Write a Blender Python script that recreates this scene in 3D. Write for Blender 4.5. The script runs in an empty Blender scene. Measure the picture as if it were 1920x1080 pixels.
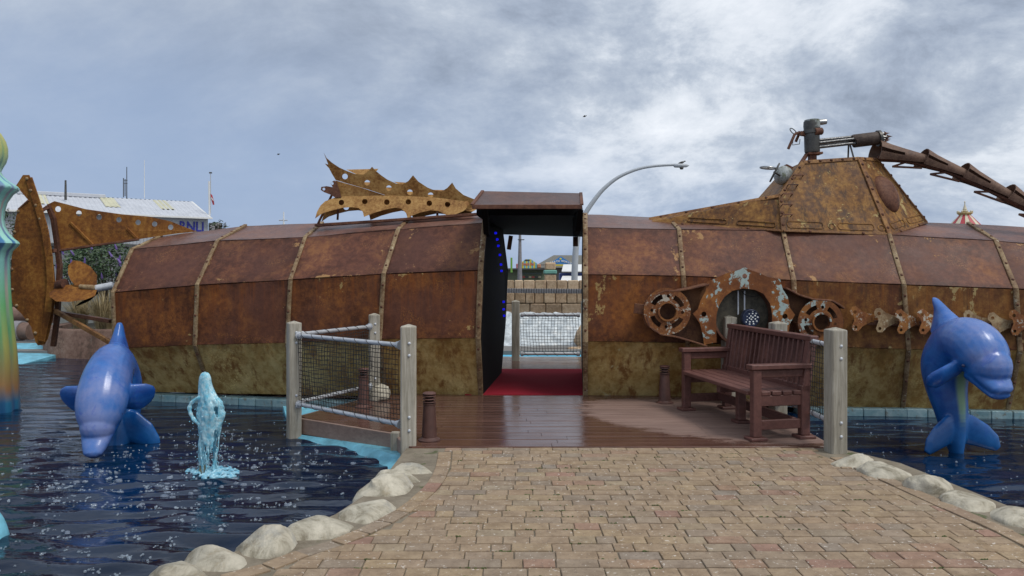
import bpy, bmesh, math, random
import numpy as np
from mathutils import Vector, Matrix, noise
random.seed(7)
R = math.radians
V = Vector
FPX, CX, HY, EYE = 1400.0, 960.0, 505.0, 1.6      # photo's focal length and horizon in its own pixels, eye height
WATER = -0.2

# ------------------------------------------------------------------ camera, sky, sun, exposure
S = bpy.context.scene
cam = bpy.data.cameras.new('camera'); camo = bpy.data.objects.new('camera', cam); S.collection.objects.link(camo)
camo.location = (0, 0, EYE); camo.rotation_euler = (R(90), 0, 0)
cam.sensor_width = 36; cam.lens = 36 * FPX / 1920; cam.shift_y = -(540 - HY) / 1920
cam.clip_start = 0.1; cam.clip_end = 2000
S.camera = camo
SUN_AZ, SUN_EL = 128, 56                           # degrees right of straight ahead, above the horizon
sd = V((math.sin(R(SUN_AZ)) * math.cos(R(SUN_EL)), math.cos(R(SUN_AZ)) * math.cos(R(SUN_EL)), math.sin(R(SUN_EL))))
sun = bpy.data.lights.new('sun', 'SUN'); sun.energy = 1.5; sun.angle = R(18); sun.color = (1, .96, .9)
suno = bpy.data.objects.new('sun', sun); S.collection.objects.link(suno)
suno.rotation_euler = (-sd).to_track_quat('-Z', 'Y').to_euler()
S.view_settings.view_transform = 'Standard'; S.view_settings.look = 'None'; S.view_settings.gamma = 1
S.view_settings.exposure = 0.25
S.view_settings.use_curve_mapping = False

W = bpy.data.worlds.new('World'); S.world = W; W.use_nodes = True
def build_world():
    nt = W.node_tree; nt.nodes.clear(); N = nt.nodes.new; L = nt.links.new
    def math_(op, a, b=None, c=None):
        m = N('ShaderNodeMath'); m.operation = op
        for i, x in enumerate((a, b, c)):
            if x is None: continue
            if isinstance(x, (int, float)): m.inputs[i].default_value = x
            else: L(x, m.inputs[i])
        return m.outputs[0]
    tc = N('ShaderNodeTexCoord'); sp = N('ShaderNodeSeparateXYZ'); L(tc.outputs['Generated'], sp.inputs[0])
    z = math_('MAXIMUM', sp.outputs['Z'], 0.0)
    den = math_('ADD', z, 0.48)
    cb = N('ShaderNodeCombineXYZ'); L(math_('DIVIDE', sp.outputs['X'], den), cb.inputs[0]); L(math_('DIVIDE', sp.outputs['Y'], den), cb.inputs[1])
    mp = N('ShaderNodeMapping'); L(cb.outputs[0], mp.inputs[0]); mp.inputs['Location'].default_value = (3.1, 1.4, 0); mp.inputs['Scale'].default_value = (1.55, 1.75, 1)
    n1 = N('ShaderNodeTexNoise'); L(mp.outputs[0], n1.inputs['Vector']); n1.inputs['Scale'].default_value = 1.0; n1.inputs['Detail'].default_value = 12; n1.inputs['Roughness'].default_value = .64; n1.inputs['Distortion'].default_value = .25
    n2 = N('ShaderNodeTexNoise'); L(mp.outputs[0], n2.inputs['Vector']); n2.inputs['Scale'].default_value = 3.0; n2.inputs['Detail'].default_value = 10; n2.inputs['Roughness'].default_value = .66; n2.inputs['Distortion'].default_value = .3
    # glow of the hidden sun through the cloud
    dt = N('ShaderNodeVectorMath'); dt.operation = 'DOT_PRODUCT'; L(tc.outputs['Generated'], dt.inputs[0]); dt.inputs[1].default_value = sd
    glow = math_('ADD', dt.outputs['Value'], .25)
    sx = N('ShaderNodeMapRange'); sx.interpolation_type = 'SMOOTHSTEP'; L(sp.outputs['X'], sx.inputs['Value']); sx.inputs['From Min'].default_value = -.45; sx.inputs['From Max'].default_value = .25; sx.inputs['To Min'].default_value = .42; sx.inputs['To Max'].default_value = 1.15
    dev = math_('ADD', math_('MULTIPLY', math_('SUBTRACT', n1.outputs[0], .5), .95), math_('MULTIPLY', math_('SUBTRACT', n2.outputs[0], .5), .42))
    val = math_('ADD', math_('ADD', math_('MULTIPLY', dev, sx.outputs[0]), .53), math_('MULTIPLY', glow, .07))
    rp = N('ShaderNodeValToRGB'); L(val, rp.inputs[0]); e = rp.color_ramp.elements
    e[0].position = .40; e[0].color = (.25, .295, .375, 1)
    e[1].position = .76; e[1].color = (.80, .83, .88, 1)
    for p, c in ((.47, (.33, .385, .48, 1)), (.54, (.43, .485, .57, 1)), (.62, (.62, .665, .73, 1))):
        x = e.new(p); x.color = c
    # low band: rain-blue clear-ish strip over the sea
    low = N('ShaderNodeMapRange'); low.inputs['From Min'].default_value = .01; low.inputs['From Max'].default_value = .27; low.inputs['To Min'].default_value = .85; low.inputs['To Max'].default_value = 0
    low.interpolation_type = 'SMOOTHSTEP'; L(math_('ADD', math_('MULTIPLY', sp.outputs['X'], .2), math_('ADD', z, math_('MULTIPLY', math_('SUBTRACT', n1.outputs[0], .5), .25))), low.inputs['Value'])
    mx = N('ShaderNodeMix'); mx.data_type = 'RGBA'; L(low.outputs[0], mx.inputs['Factor']); L(rp.outputs[0], mx.inputs['A']); mx.inputs['B'].default_value = (.27, .36, .53, 1)
    sk = N('ShaderNodeTexSky'); sk.sky_type = 'NISHITA'; sk.sun_disc = False; sk.sun_elevation = R(SUN_EL); sk.sun_rotation = R(SUN_AZ); sk.air_density = 1; sk.dust_density = 1
    sc = N('ShaderNodeVectorMath'); sc.operation = 'SCALE'; L(mx.outputs['Result'], sc.inputs[0]); sc.inputs['Scale'].default_value = 10.1
    mk = N('ShaderNodeMix'); mk.data_type = 'RGBA'; mk.inputs['Factor'].default_value = .96; L(sk.outputs[0], mk.inputs['A']); L(sc.outputs[0], mk.inputs['B'])
    bg = N('ShaderNodeBackground'); L(mk.outputs['Result'], bg.inputs[0]); bg.inputs[1].default_value = .1
    out = N('ShaderNodeOutputWorld'); L(bg.outputs[0], out.inputs[0])
build_world()

# ------------------------------------------------------------------ helpers
COL = S.collection
def P(px, py, d):
    return V(((px - CX) * d / FPX, d, EYE - (py - HY) * d / FPX))
def G(px, py, z=0.0):                              # a point of the ground at height z
    return P(px, py, (EYE - z) * FPX / (py - HY))
def org(o):
    v = V((0, 0, 0))
    while o is not None: v += o.location; o = o.parent
    return v
def tag(o, label=None, cat=None, group=None, kind=None):
    if label: o['label'] = label
    if cat: o['category'] = cat
    if group: o['group'] = group
    if kind: o['kind'] = kind
    return o
def thing(name, loc, label, cat, group=None):
    o = bpy.data.objects.new(name, None); COL.objects.link(o); o.location = loc; o.empty_display_size = .1
    return tag(o, label, cat, group)
def link(name, me, mat, parent=None, smooth=None):
    if mat is not None: me.materials.clear(); me.materials.append(mat)
    o = bpy.data.objects.new(name, me); COL.objects.link(o)
    if parent is not None:
        o.parent = parent
    if smooth is not None:
        for p in me.polygons: p.use_smooth = True
        if smooth < 180:
            try: me.set_sharp_from_angle(angle=R(smooth))
            except Exception: pass
    return o
class MB:
    def __init__(s): s.v = []; s.f = []
    def add(s, vs, fs):
        k = len(s.v); s.v += [V(x) for x in vs]; s.f += [[i + k for i in f] for f in fs]; return s
    def cbox(s, c, size, rot=None, ch=.004):
        c = V(c); h = [x / 2 for x in size]; ch = min(ch, min(h) * .8)
        vs = []; idx = {}
        for sx in (-1, 1):
            for sy in (-1, 1):
                for sz in (-1, 1):
                    sg = (sx, sy, sz)
                    for a in range(3):
                        p = V([sg[i] * (h[i] if i == a else h[i] - ch) for i in range(3)])
                        if rot is not None: p = rot @ p
                        idx[(sg, a)] = len(vs); vs.append(c + p)
        fs = []
        for a in range(3):
            b, d = [i for i in range(3) if i != a]
            for sgn in (-1, 1):
                q = []
                for (u, w) in ((-1, -1), (1, -1), (1, 1), (-1, 1)):
                    g = [0, 0, 0]; g[a] = sgn; g[b] = u; g[d] = w; q.append(idx[(tuple(g), a)])
                fs.append(q)
            for u in (-1, 1):
                for w in (-1, 1):
                    g0 = [0, 0, 0]; g0[b] = u; g0[d] = w; g1 = list(g0); g0[a] = -1; g1[a] = 1
                    g0, g1 = tuple(g0), tuple(g1)
                    fs.append([idx[(g0, b)], idx[(g1, b)], idx[(g1, d)], idx[(g0, d)]])
        for sx in (-1, 1):
            for sy in (-1, 1):
                for sz in (-1, 1): fs.append([idx[((sx, sy, sz), a)] for a in range(3)])
        return s.add(vs, fs)
    def bar(s, p0, p1, w, h, up=(0, 0, 1), ch=.004):
        p0, p1 = V(p0), V(p1); x = (p1 - p0); l = x.length; x.normalize(); up = V(up)
        if abs(x.dot(up)) > .98: up = V((0, 1, 0))
        y = up.cross(x).normalized(); z = x.cross(y)
        return s.cbox((p0 + p1) / 2, (l, w, h), Matrix((x, y, z)).transposed(), ch)
    def tube(s, pts, rad, n=8, cap=True, closed=False):
        pts = [V(p) for p in pts]; m = len(pts)
        if not hasattr(rad, '__len__'): rad = [rad] * m
        rings = []; prev = None
        for i, p in enumerate(pts):
            if closed: t = pts[(i + 1) % m] - pts[i - 1]
            else: t = pts[min(i + 1, m - 1)] - pts[max(i - 1, 0)]
            t.normalize()
            if prev is None:
                a = V((0, 0, 1)) if abs(t.z) < .9 else V((1, 0, 0)); u = t.cross(a).normalized()
            else:
                u = (prev - t * prev.dot(t)).normalized()
            prev = u; w = t.cross(u)
            rings.append([p + (u * math.cos(2 * math.pi * j / n) + w * math.sin(2 * math.pi * j / n)) * rad[i] for j in range(n)])
        return s.rings(rings, cap and not closed, closed)
    def rings(s, rings, cap=True, closed=False):
        n = len(rings[0]); m = len(rings); vs = [p for r in rings for p in r]; fs = []
        for i in range(m if closed else m - 1):
            k = (i + 1) % m
            for j in range(n): fs.append([i * n + j, i * n + (j + 1) % n, k * n + (j + 1) % n, k * n + j])
        if cap: fs.append(list(range(n))); fs.append([(m - 1) * n + j for j in range(n)][::-1])
        return s.add(vs, fs)
    def loft(s, secs, n=16):                       # secs: (centre, semi-axis a, semi-axis b)
        return s.rings([[V(c) + V(a) * math.cos(2 * math.pi * j / n) + V(b) * math.sin(2 * math.pi * j / n) for j in range(n)] for c, a, b in secs])
    def lathe(s, base, prof, n=24, axis=(0, 0, 1), flute=None, loop=False):
        ax = V(axis).normalized(); a = V((1, 0, 0)) if abs(ax.x) < .9 else V((0, 1, 0)); u = ax.cross(a).normalized(); w = ax.cross(u)
        rr = []
        for r, z in prof:
            row = []
            for j in range(n):
                t = 2 * math.pi * j / n; q = r * (1 + (flute(t, z) if flute else 0))
                row.append(V(base) + ax * z + (u * math.cos(t) + w * math.sin(t)) * q)
            rr.append(row)
        return s.rings(rr, not loop, loop)
    def ball(s, c, r, n=8, m=5):
        if not hasattr(r, '__len__'): r = (r, r, r)
        c = V(c); rr = []
        for i in range(1, m):
            a = math.pi * i / m
            rr.append([c + V((r[0] * math.sin(a) * math.cos(2 * math.pi * j / n), r[1] * math.sin(a) * math.sin(2 * math.pi * j / n), r[2] * math.cos(a))) for j in range(n)])
        k = len(s.v); s.rings(rr, cap=False)
        top = len(s.v); s.v += [c + V((0, 0, r[2])), c - V((0, 0, r[2]))]
        for j in range(n):
            s.f.append([k + j, k + (j + 1) % n, top]); q = k + (m - 2) * n; s.f.append([q + (j + 1) % n, q + j, top + 1])
        return s
    def dome(s, c, nrm, r, h=.6):                  # rivet head
        nrm = V(nrm).normalized(); a = V((0, 0, 1)) if abs(nrm.z) < .9 else V((1, 0, 0)); u = nrm.cross(a).normalized(); w = nrm.cross(u); c = V(c)
        rr = [[c + (u * math.cos(math.pi * j / 3) + w * math.sin(math.pi * j / 3)) * r * k + nrm * z * r for j in range(6)] for k, z in ((1, -.3), (1, .15), (.6, h))]
        return s.rings(rr)
    def mesh(s, name, origin=(0, 0, 0), fix=True):
        me = bpy.data.meshes.new(name); o = V(origin)
        me.from_pydata([tuple(p - o) for p in s.v], [], s.f); me.update()
        if fix:
            bm = bmesh.new(); bm.from_mesh(me); bmesh.ops.recalc_face_normals(bm, faces=bm.faces); bm.to_mesh(me); bm.free()
        return me
    def build(s, name, mat, parent=None, smooth=None, fix=True):
        return link(name, s.mesh(name, org(parent) if parent else (0, 0, 0), fix), mat, parent, smooth)
def plate(outline, holes, dfun, thick, MBo=None):
    """an outline with holes cut as real plate: dfun gives each point's own distance; thick in metres"""
    cu = bpy.data.curves.new('plate', 'CURVE'); cu.dimensions = '2D'; cu.fill_mode = 'BOTH'; cu.extrude = .5
    for pl in [outline] + holes:
        sp = cu.splines.new('POLY'); sp.points.add(len(pl) - 1); sp.use_cyclic_u = True
        for i, p in enumerate(pl): sp.points[i].co = (p[0] * .01, p[1] * .01, 0, 1)
    ob = bpy.data.objects.new('plate', cu); COL.objects.link(ob)
    me = bpy.data.meshes.new_from_object(ob)
    vs = [(v.co.x * 100, v.co.y * 100, v.co.z) for v in me.vertices]; fs = [list(p.vertices) for p in me.polygons]
    bpy.data.objects.remove(ob); bpy.data.curves.remove(cu); bpy.data.meshes.remove(me)
    mb = MBo or MB()
    return mb.add([P(u, w, dfun(u, w) + z * thick) for u, w, z in vs], fs)
def weld(o):
    bm = bmesh.new(); bm.from_mesh(o.data); bmesh.ops.remove_doubles(bm, verts=bm.verts, dist=.0005); bmesh.ops.recalc_face_normals(bm, faces=bm.faces); bm.to_mesh(o.data); bm.free()
    return o
def circ(x, y, r, n=14, ry=None): return [(x + r * math.cos(2 * math.pi * i / n), y + (ry or r) * math.sin(2 * math.pi * i / n)) for i in range(n)]
def copy_tree(o, loc=None):
    c = o.copy(); COL.objects.link(c)
    if loc is not None: c.location = loc
    for ch in o.children:
        k = ch.copy(); COL.objects.link(k); k.parent = c
        for g in ch.children:
            q = g.copy(); COL.objects.link(q); q.parent = k
    return c
def lettering(body, size, origin, xdir, updir, mat, parent, depth=.01, bold=0.0, squeeze=1.0, name='lettering'):
    cu = bpy.data.curves.new('t', 'FONT'); cu.body = body; cu.size = size; cu.extrude = depth; cu.offset = bold; cu.align_x = 'LEFT'
    ob = bpy.data.objects.new('t', cu); COL.objects.link(ob); me = bpy.data.meshes.new_from_object(ob)
    bpy.data.objects.remove(ob); x = V(xdir).normalized(); y = V(updir).normalized(); z = x.cross(y); og = org(parent)
    for v in me.vertices: v.co = V(origin) - og + x * v.co.x * squeeze + y * v.co.y + z * v.co.z
    return link(name, me, mat, parent)
def catmull(pts, k=6):
    pts = [V(p) for p in pts]; out = []
    for i in range(len(pts) - 1):
        a, b, c, d = pts[max(i - 1, 0)], pts[i], pts[i + 1], pts[min(i + 2, len(pts) - 1)]
        for j in range(k):
            t = j / k
            out.append(.5 * ((2 * b) + (c - a) * t + (2 * a - 5 * b + 4 * c - d) * t * t + (3 * b - a - 3 * c + d) * t ** 3))
    out.append(pts[-1]); return out
def lerp_poly(poly, y):                            # poly: (x, y) with rising y -> x at y
    if y <= poly[0][1]: a, b = poly[0], poly[1]
    elif y >= poly[-1][1]: a, b = poly[-2], poly[-1]
    else:
        for a, b in zip(poly, poly[1:]):
            if a[1] <= y <= b[1]: break
    return a[0] + (b[0] - a[0]) * (y - a[1]) / (b[1] - a[1])

# ------------------------------------------------------------------ materials
def new_mat(name):
    m = bpy.data.materials.new(name); m.use_nodes = True; nt = m.node_tree
    return m, nt, nt.nodes['Principled BSDF']
class NT:
    def __init__(s, nt): s.nt = nt
    def n(s, t, **kw):
        x = s.nt.nodes.new(t)
        for k, v in kw.items(): setattr(x, k, v)
        return x
    def l(s, a, b): s.nt.links.new(a, b)
    def set(s, sock, x):
        if hasattr(x, 'node'): s.l(x, sock)
        else: sock.default_value = x
    def math(s, op, a, b=None):
        m = s.n('ShaderNodeMath', operation=op); s.set(m.inputs[0], a)
        if b is not None: s.set(m.inputs[1], b)
        return m.outputs[0]
    def mix(s, f, a, b, blend='MIX'):
        m = s.n('ShaderNodeMix', data_type='RGBA', blend_type=blend)
        s.set(m.inputs['Factor'], f)
        for k, x in (('A', a), ('B', b)): s.set(m.inputs[k], (*x, 1) if isinstance(x, tuple) and len(x) == 3 else x)
        return m.outputs['Result']
    def noise(s, vec, scale, detail=6, rough=.6, dist=0.0):
        x = s.n('ShaderNodeTexNoise'); s.l(vec, x.inputs['Vector']); x.inputs['Scale'].default_value = scale; x.inputs['Detail'].default_value = detail
        x.inputs['Roughness'].default_value = rough; x.inputs['Distortion'].default_value = dist; return x.outputs['Fac']
    def ramp(s, f, *stops):
        r = s.n('ShaderNodeValToRGB'); s.l(f, r.inputs[0]); e = r.color_ramp.elements
        for i, (p, c) in enumerate(stops):
            x = e[i] if i < 2 else e.new(p)
            x.position = p; x.color = (*c, 1) if len(c) == 3 else c
        return r.outputs[0]
    def rng(s, f, a, b, c=0.0, d=1.0):
        m = s.n('ShaderNodeMapRange'); s.l(f, m.inputs['Value'])
        for k, x in zip(('From Min', 'From Max', 'To Min', 'To Max'), (a, b, c, d)): m.inputs[k].default_value = x
        return m.outputs[0]
    def coords(s, rnd=0.0, scale=(1, 1, 1), src='Object'):
        tc = s.n('ShaderNodeTexCoord'); v = tc.outputs[src]
        mp = s.n('ShaderNodeMapping'); s.l(v, mp.inputs[0]); mp.inputs['Scale'].default_value = scale
        if rnd:
            oi = s.n('ShaderNodeObjectInfo'); r = s.math('MULTIPLY', oi.outputs['Random'], rnd)
            c = s.n('ShaderNodeCombineXYZ'); s.l(r, c.inputs[0]); s.l(s.math('MULTIPLY', r, 1.7), c.inputs[1]); s.l(r, c.inputs[2]); s.l(c.outputs[0], mp.inputs['Location'])
        return mp.outputs[0]
    def rand(s): return s.n('ShaderNodeObjectInfo').outputs['Random']
    def bump(s, h, strength, bsdf, dist=.01):
        b = s.n('ShaderNodeBump'); s.l(h, b.inputs['Height']); b.inputs['Strength'].default_value = strength; b.inputs['Distance'].default_value = dist
        s.l(b.outputs[0], bsdf.inputs['Normal'])
    def vary(s, col, amt):
        h = s.n('ShaderNodeHueSaturation'); s.l(col, h.inputs['Color']); s.l(s.rng(s.rand(), 0, 1, 1 - amt, 1 + amt), h.inputs['Value']); return h.outputs[0]
def plain(name, col, rough=.6, metal=0.0, var=.12, nscale=6, bump=.15, bscale=40, rnd=9, **kw):
    m, nt, b = new_mat(name); t = NT(nt); v = t.coords(rnd)
    a = tuple(x * (1 - var) for x in col); c = tuple(min(1, x * (1 + var)) for x in col)
    base = t.ramp(t.noise(v, nscale, 7, .65), (.3, a), (.7, c)); t.l(t.vary(base, var * .6), b.inputs['Base Color'])
    b.inputs['Roughness'].default_value = rough; b.inputs['Metallic'].default_value = metal
    for k, x in kw.items(): b.inputs[k].default_value = x
    if bump: t.bump(t.noise(v, bscale, 4), bump, b)
    return m
def rust(name, dark, mid, light, flake=None, flake_amt=.62, streak=.5, rough=.62, scale=1.0, wet=0.0, blot=None, blot_amt=.6, spec=.2, dull=None):
    m, nt, b = new_mat(name); t = NT(nt); v = t.coords(23); vs = t.coords(31, (2.6, 2.6, .6))
    n1 = t.noise(v, 1.5 * scale, 9, .66, .4); n2 = t.noise(v, 14 * scale, 8, .7); ns = t.noise(vs, 1.3 * scale, 8, .66, .7)
    f = t.math('ADD', t.math('MULTIPLY', n1, 1 - streak), t.math('MULTIPLY', ns, streak)); f = t.math('ADD', f, t.math('MULTIPLY', t.math('SUBTRACT', n2, .5), .62))
    col = t.ramp(f, (.385, dark), (.64, light), (.50, mid))
    if dull is not None: col = t.mix(t.rng(t.noise(v, .8, 6, .6, .6), .44, .60, 0, .8), col, t.mix(n2, tuple(x * .6 for x in dull), tuple(x * 1.4 for x in dull)))
    # fine orange speckle gathered in clouds
    sp = t.math('MULTIPLY', t.rng(t.noise(v, 60 * scale, 4, .7), .52, .6), t.rng(t.noise(v, 2.6 * scale, 5, .6, .5), .54, .64))
    col = t.mix(t.math('MULTIPLY', sp, .55), col, tuple(min(1, x * k) for x, k in zip(light, (1.35, 1.5, 1.4))))
    col = t.mix(t.rng(t.noise(v, 3.7 * scale, 8, .7), .58, .74, 0, .5), col, tuple(x * .55 for x in dark))
    we = t.n('ShaderNodeAttribute', attribute_name='wear').outputs['Fac']; wn = t.noise(v, 5.5, 7, .7, .5)
    col = t.mix(t.math('MULTIPLY', we, t.rng(wn, .40, .58, 0, .7)), col, tuple(x * .42 for x in dark))
    dr = t.n('ShaderNodeAttribute', attribute_name='drip').outputs['Fac']; col = t.mix(t.math('MULTIPLY', dr, t.rng(t.noise(t.coords(31, (6, 6, .45)), 1.6, 7, .7, .6), .48, .66, 0, .6)), col, tuple(x * k for x, k in zip(light, (.95, .72, .5))))
    hgt = t.math('ADD', t.math('MULTIPLY', n2, .5), t.noise(v, 55 * scale, 5, .7))
    if blot is not None:
        bl = t.rng(t.noise(t.coords(17, (6, 6, .75)), 1.1 * scale, 9, .72, .25), blot_amt - .03, blot_amt + .07); col = t.mix(bl, col, blot)
    if flake is not None:
        fl = t.math('ADD', t.math('MULTIPLY', t.noise(v, 2.1 * scale, 9, .72, .8), .72), t.math('MULTIPLY', n2, .28)); fl = t.math('ADD', fl, t.math('MULTIPLY', we, .035)); fm = t.rng(fl, flake_amt, flake_amt + .012)
        fc = t.mix(n2, tuple(x * .75 for x in flake), flake); col = t.mix(fm, col, fc); hgt = t.math('ADD', hgt, t.math('MULTIPLY', fm, .8))
    t.l(t.vary(col, .13), b.inputs['Base Color'])
    t.l(t.rng(n1, .3, .7, rough - .14 - wet, rough + .12 - wet), b.inputs['Roughness']); b.inputs['Specular IOR Level'].default_value = spec
    t.bump(hgt, .38, b, .006)
    return m
M = {}
M['roof'] = rust('rust_roof', (.10, .046, .034), (.15, .070, .051), (.20, .098, .068), rough=.42, streak=.2, spec=.4)
M['upper'] = rust('rust_upper', (.082, .031, .020), (.145, .055, .032), (.23, .098, .042), rough=.52, dull=(.10, .042, .031), streak=.25, flake=(.36, .20, .085), flake_amt=.605)
M['mid'] = rust('rust_mid', (.085, .03, .014), (.16, .055, .02), (.30, .11, .027), rough=.6, streak=.5, dull=(.115, .046, .03), flake=(.42, .28, .11), flake_amt=.625)
M['lower'] = rust('rust_lower', (.29, .165, .05), (.45, .31, .118), (.58, .43, .19), rough=.6, streak=.5, scale=.75, blot=(.22, .105, .035), blot_amt=.545, flake=(.50, .42, .22), flake_amt=.63)
M['strap'] = rust('rust_strap', (.15, .085, .045), (.25, .165, .09), (.37, .28, .165), rough=.6, streak=.3, flake=(.5, .43, .31), flake_amt=.585, scale=2.0)
M['tower'] = rust('rust_tower', (.10, .044, .02), (.215, .10, .03), (.35, .185, .052), rough=.6, streak=.4, flake=(.46, .34, .14), flake_amt=.585, blot=(.085, .045, .025), blot_amt=.535, scale=1.2)
M['fin'] = rust('rust_fin', (.19, .085, .025), (.34, .18, .058), (.47, .285, .105), rough=.6, streak=.25, scale=2.2)
M['tail'] = rust('rust_tail', (.12, .044, .013), (.215, .083, .019), (.33, .155, .034), rough=.6, streak=.45, scale=1.6)
M['dark_rust'] = rust('rust_dark', (.07, .032, .022), (.12, .052, .033), (.18, .085, .05), rough=.6, streak=.2, scale=2)
M['flaked'] = rust('rust_flaked', (.14, .05, .02), (.21, .075, .025), (.32, .13, .035), rough=.6, streak=.2, scale=.85, flake=(.40, .49, .46), flake_amt=.505)
M['flaked_white'] = rust('rust_flaked_white', (.14, .05, .02), (.21, .08, .03), (.32, .14, .04), rough=.6, streak=.2, scale=2.4, flake=(.50, .46, .38), flake_amt=.545)
M['flaked2'] = rust('rust_flaked_less', (.12, .045, .02), (.19, .07, .025), (.29, .12, .035), rough=.6, streak=.2, scale=.9, flake=(.40, .47, .44), flake_amt=.555)
M['gun'] = plain('gun_metal', (.085, .082, .076), .45, .6, .4, 12)
M['steel'] = plain('bare_steel', (.34, .34, .33), .3, .8, .25, 14)
M['galv'] = plain('galvanised', (.50, .52, .55), .4, .2, .15, 14)
M['tank'] = rust('tank_paint', (.16, .17, .15), (.30, .32, .31), (.42, .45, .45), rough=.4, streak=.5, scale=3, blot=(.10, .11, .03), blot_amt=.56)
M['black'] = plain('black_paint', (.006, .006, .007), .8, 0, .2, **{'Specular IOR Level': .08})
M['net'] = plain('net_cord', (.03, .026, .024), .8, 0, .2, bump=0)
M['bollard'] = plain('bollard_iron', (.10, .046, .036), .55, 0, .3, 10, .2)
M['rubber'] = plain('black_rubber', (.02, .02, .02), .6, 0, .2)
M['white'] = plain('white_paint', (.72, .72, .70), .5, 0, .06, 5, .05)
def wood(name, a, b, c, rough=.75, axis=2, wet=False):
    m, nt, bs = new_mat(name); t = NT(nt); sc = [16, 16, 16]; sc[axis] = 1.1; v = t.coords(19, tuple(sc)); v0 = t.coords(7)
    g = t.noise(v, 1.6, 8, .7, .6); n = t.noise(v0, 2.2, 6)
    col = t.ramp(t.math('ADD', t.math('MULTIPLY', g, .75), t.math('MULTIPLY', n, .25)), (.36, a), (.64, c), (.5, b))
    t.l(t.vary(col, .1), bs.inputs['Base Color']); bs.inputs['Roughness'].default_value = rough; t.bump(g, .4, bs, .004); return m
M['post'] = wood('weathered_post', (.19, .17, .13), (.34, .31, .25), (.47, .44, .37))
M['bench'] = wood('brown_stained_wood', (.085, .034, .027), (.12, .049, .039), (.16, .068, .054), .55, axis=1)
def deck_mat():
    m, nt, b = new_mat('deck_boards'); t = NT(nt); v = t.coords(0, (1.2, 17, 8)); g = t.noise(v, 1.5, 8, .7, .4)
    dry = t.ramp(g, (.35, (.175, .108, .086)), (.65, (.265, .175, .142)))
    wetc = t.ramp(g, (.35, (.075, .036, .027)), (.65, (.135, .068, .05)))
    geo = t.n('ShaderNodeNewGeometry'); sp = t.n('ShaderNodeSeparateXYZ'); t.l(geo.outputs['Position'], sp.inputs[0])
    # the patch that has dried in the bench's lee
    ex = t.math('DIVIDE', t.math('SUBTRACT', sp.outputs['X'], 2.25), 1.35); ey = t.math('DIVIDE', t.math('SUBTRACT', sp.outputs['Y'], 8.05), 1.15)
    sk = t.math('MULTIPLY', t.math('MULTIPLY', ex, ey), .75)
    r = t.math('ADD', t.math('ADD', t.math('MULTIPLY', ex, ex), t.math('MULTIPLY', ey, ey)), sk)
    mp = t.n('ShaderNodeMapping'); t.l(geo.outputs['Position'], mp.inputs[0]); mp.inputs['Scale'].default_value = (1.6, 5, 1)
    r = t.math('ADD', r, t.math('MULTIPLY', t.math('SUBTRACT', t.noise(mp.outputs[0], 1.5, 10, .78), .5), 1.9))
    r2 = t.math('ADD', r, 0.0)
    wm = t.rng(r2, .84, 1.12)
    col = t.mix(wm, dry, wetc); t.l(t.vary(col, .08), b.inputs['Base Color'])
    pud = t.rng(t.noise(mp.outputs[0], .9, 5, .6), .35, .65, .24, .09)
    rr = t.n('ShaderNodeMix', data_type='FLOAT'); t.l(wm, rr.inputs['Factor']); rr.inputs['A'].default_value = .7; t.l(pud, rr.inputs['B']); t.l(rr.outputs['Result'], b.inputs['Roughness'])
    t.bump(t.math('ADD', g, t.noise(mp.outputs[0], 6, 3)), .11, b, .005); return m
M['deck'] = deck_mat()
M['fascia'] = wood('deck_fascia', (.22, .145, .115), (.28, .19, .15), (.34, .235, .19), .6, axis=0)
def paver_mat():
    m, nt, b = new_mat('clay_pavers'); t = NT(nt); r = t.rand(); v = t.coords(41); oi = None
    tone = t.ramp(r, (0, (.35, .26, .175)), (1, (.41, .315, .195)), (.14, (.30, .24, .18)), (.22, (.38, .28, .185)), (.5, (.345, .255, .17)), (.74, (.385, .285, .175)), (.83, (.33, .19, .145)), (.88, (.36, .265, .18)), (.95, (.28, .235, .19)))
    n = t.noise(v, 9, 8, .7); col = t.mix(t.rng(n, .38, .62), t.mix(1.0, tone, (.66, .63, .60), 'MULTIPLY'), tone)
    grit = t.rng(t.noise(v, 40, 3, .6), .645, .67); col = t.mix(t.math('MULTIPLY', grit, .8), col, (.66, .60, .52))
    gd = t.rng(t.noise(v, 48, 4, .7), .36, .42, .6, 0); col = t.mix(gd, col, (.14, .10, .08))
    geo = t.n('ShaderNodeNewGeometry'); big = t.noise(geo.outputs['Position'], .9, 5, .6); col = t.mix(t.rng(big, .4, .7, 0, .35), col, (.27, .205, .145))
    t.l(col, b.inputs['Base Color']); b.inputs['Roughness'].default_value = .72; b.inputs['Specular IOR Level'].default_value = .3
    t.bump(t.math('ADD', n, t.noise(v, 70, 5, .7)), .5, b, .005); return m
M['paver'] = paver_mat()
def paver_mass():
    m = M['paver'].copy(); m.name = 'clay_pavers_far'; nt = m.node_tree
    for nd in list(nt.nodes):
        if nd.type == 'OBJECT_INFO':
            a = nt.nodes.new('ShaderNodeAttribute'); a.attribute_name = 'tone'
            for l in list(nd.outputs['Random'].links): nt.links.new(a.outputs['Fac'], l.to_socket)
    return m
M['paver_mass'] = paver_mass()
def mortar_mat():
    m, nt, b = new_mat('mortar_bed'); t = NT(nt); v = t.coords(0)
    col = t.ramp(t.noise(v, 7, 9, .7), (.3, (.13, .105, .072)), (.7, (.27, .23, .17))); col = t.mix(t.rng(t.noise(v, 5, 6), .6, .66, 0, .8), col, (.05, .075, .015))
    t.l(col, b.inputs['Base Color']); b.inputs['Roughness'].default_value = .9; t.bump(t.noise(v, 60, 6), .7, b); return m
M['mortar'] = mortar_mat()
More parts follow.
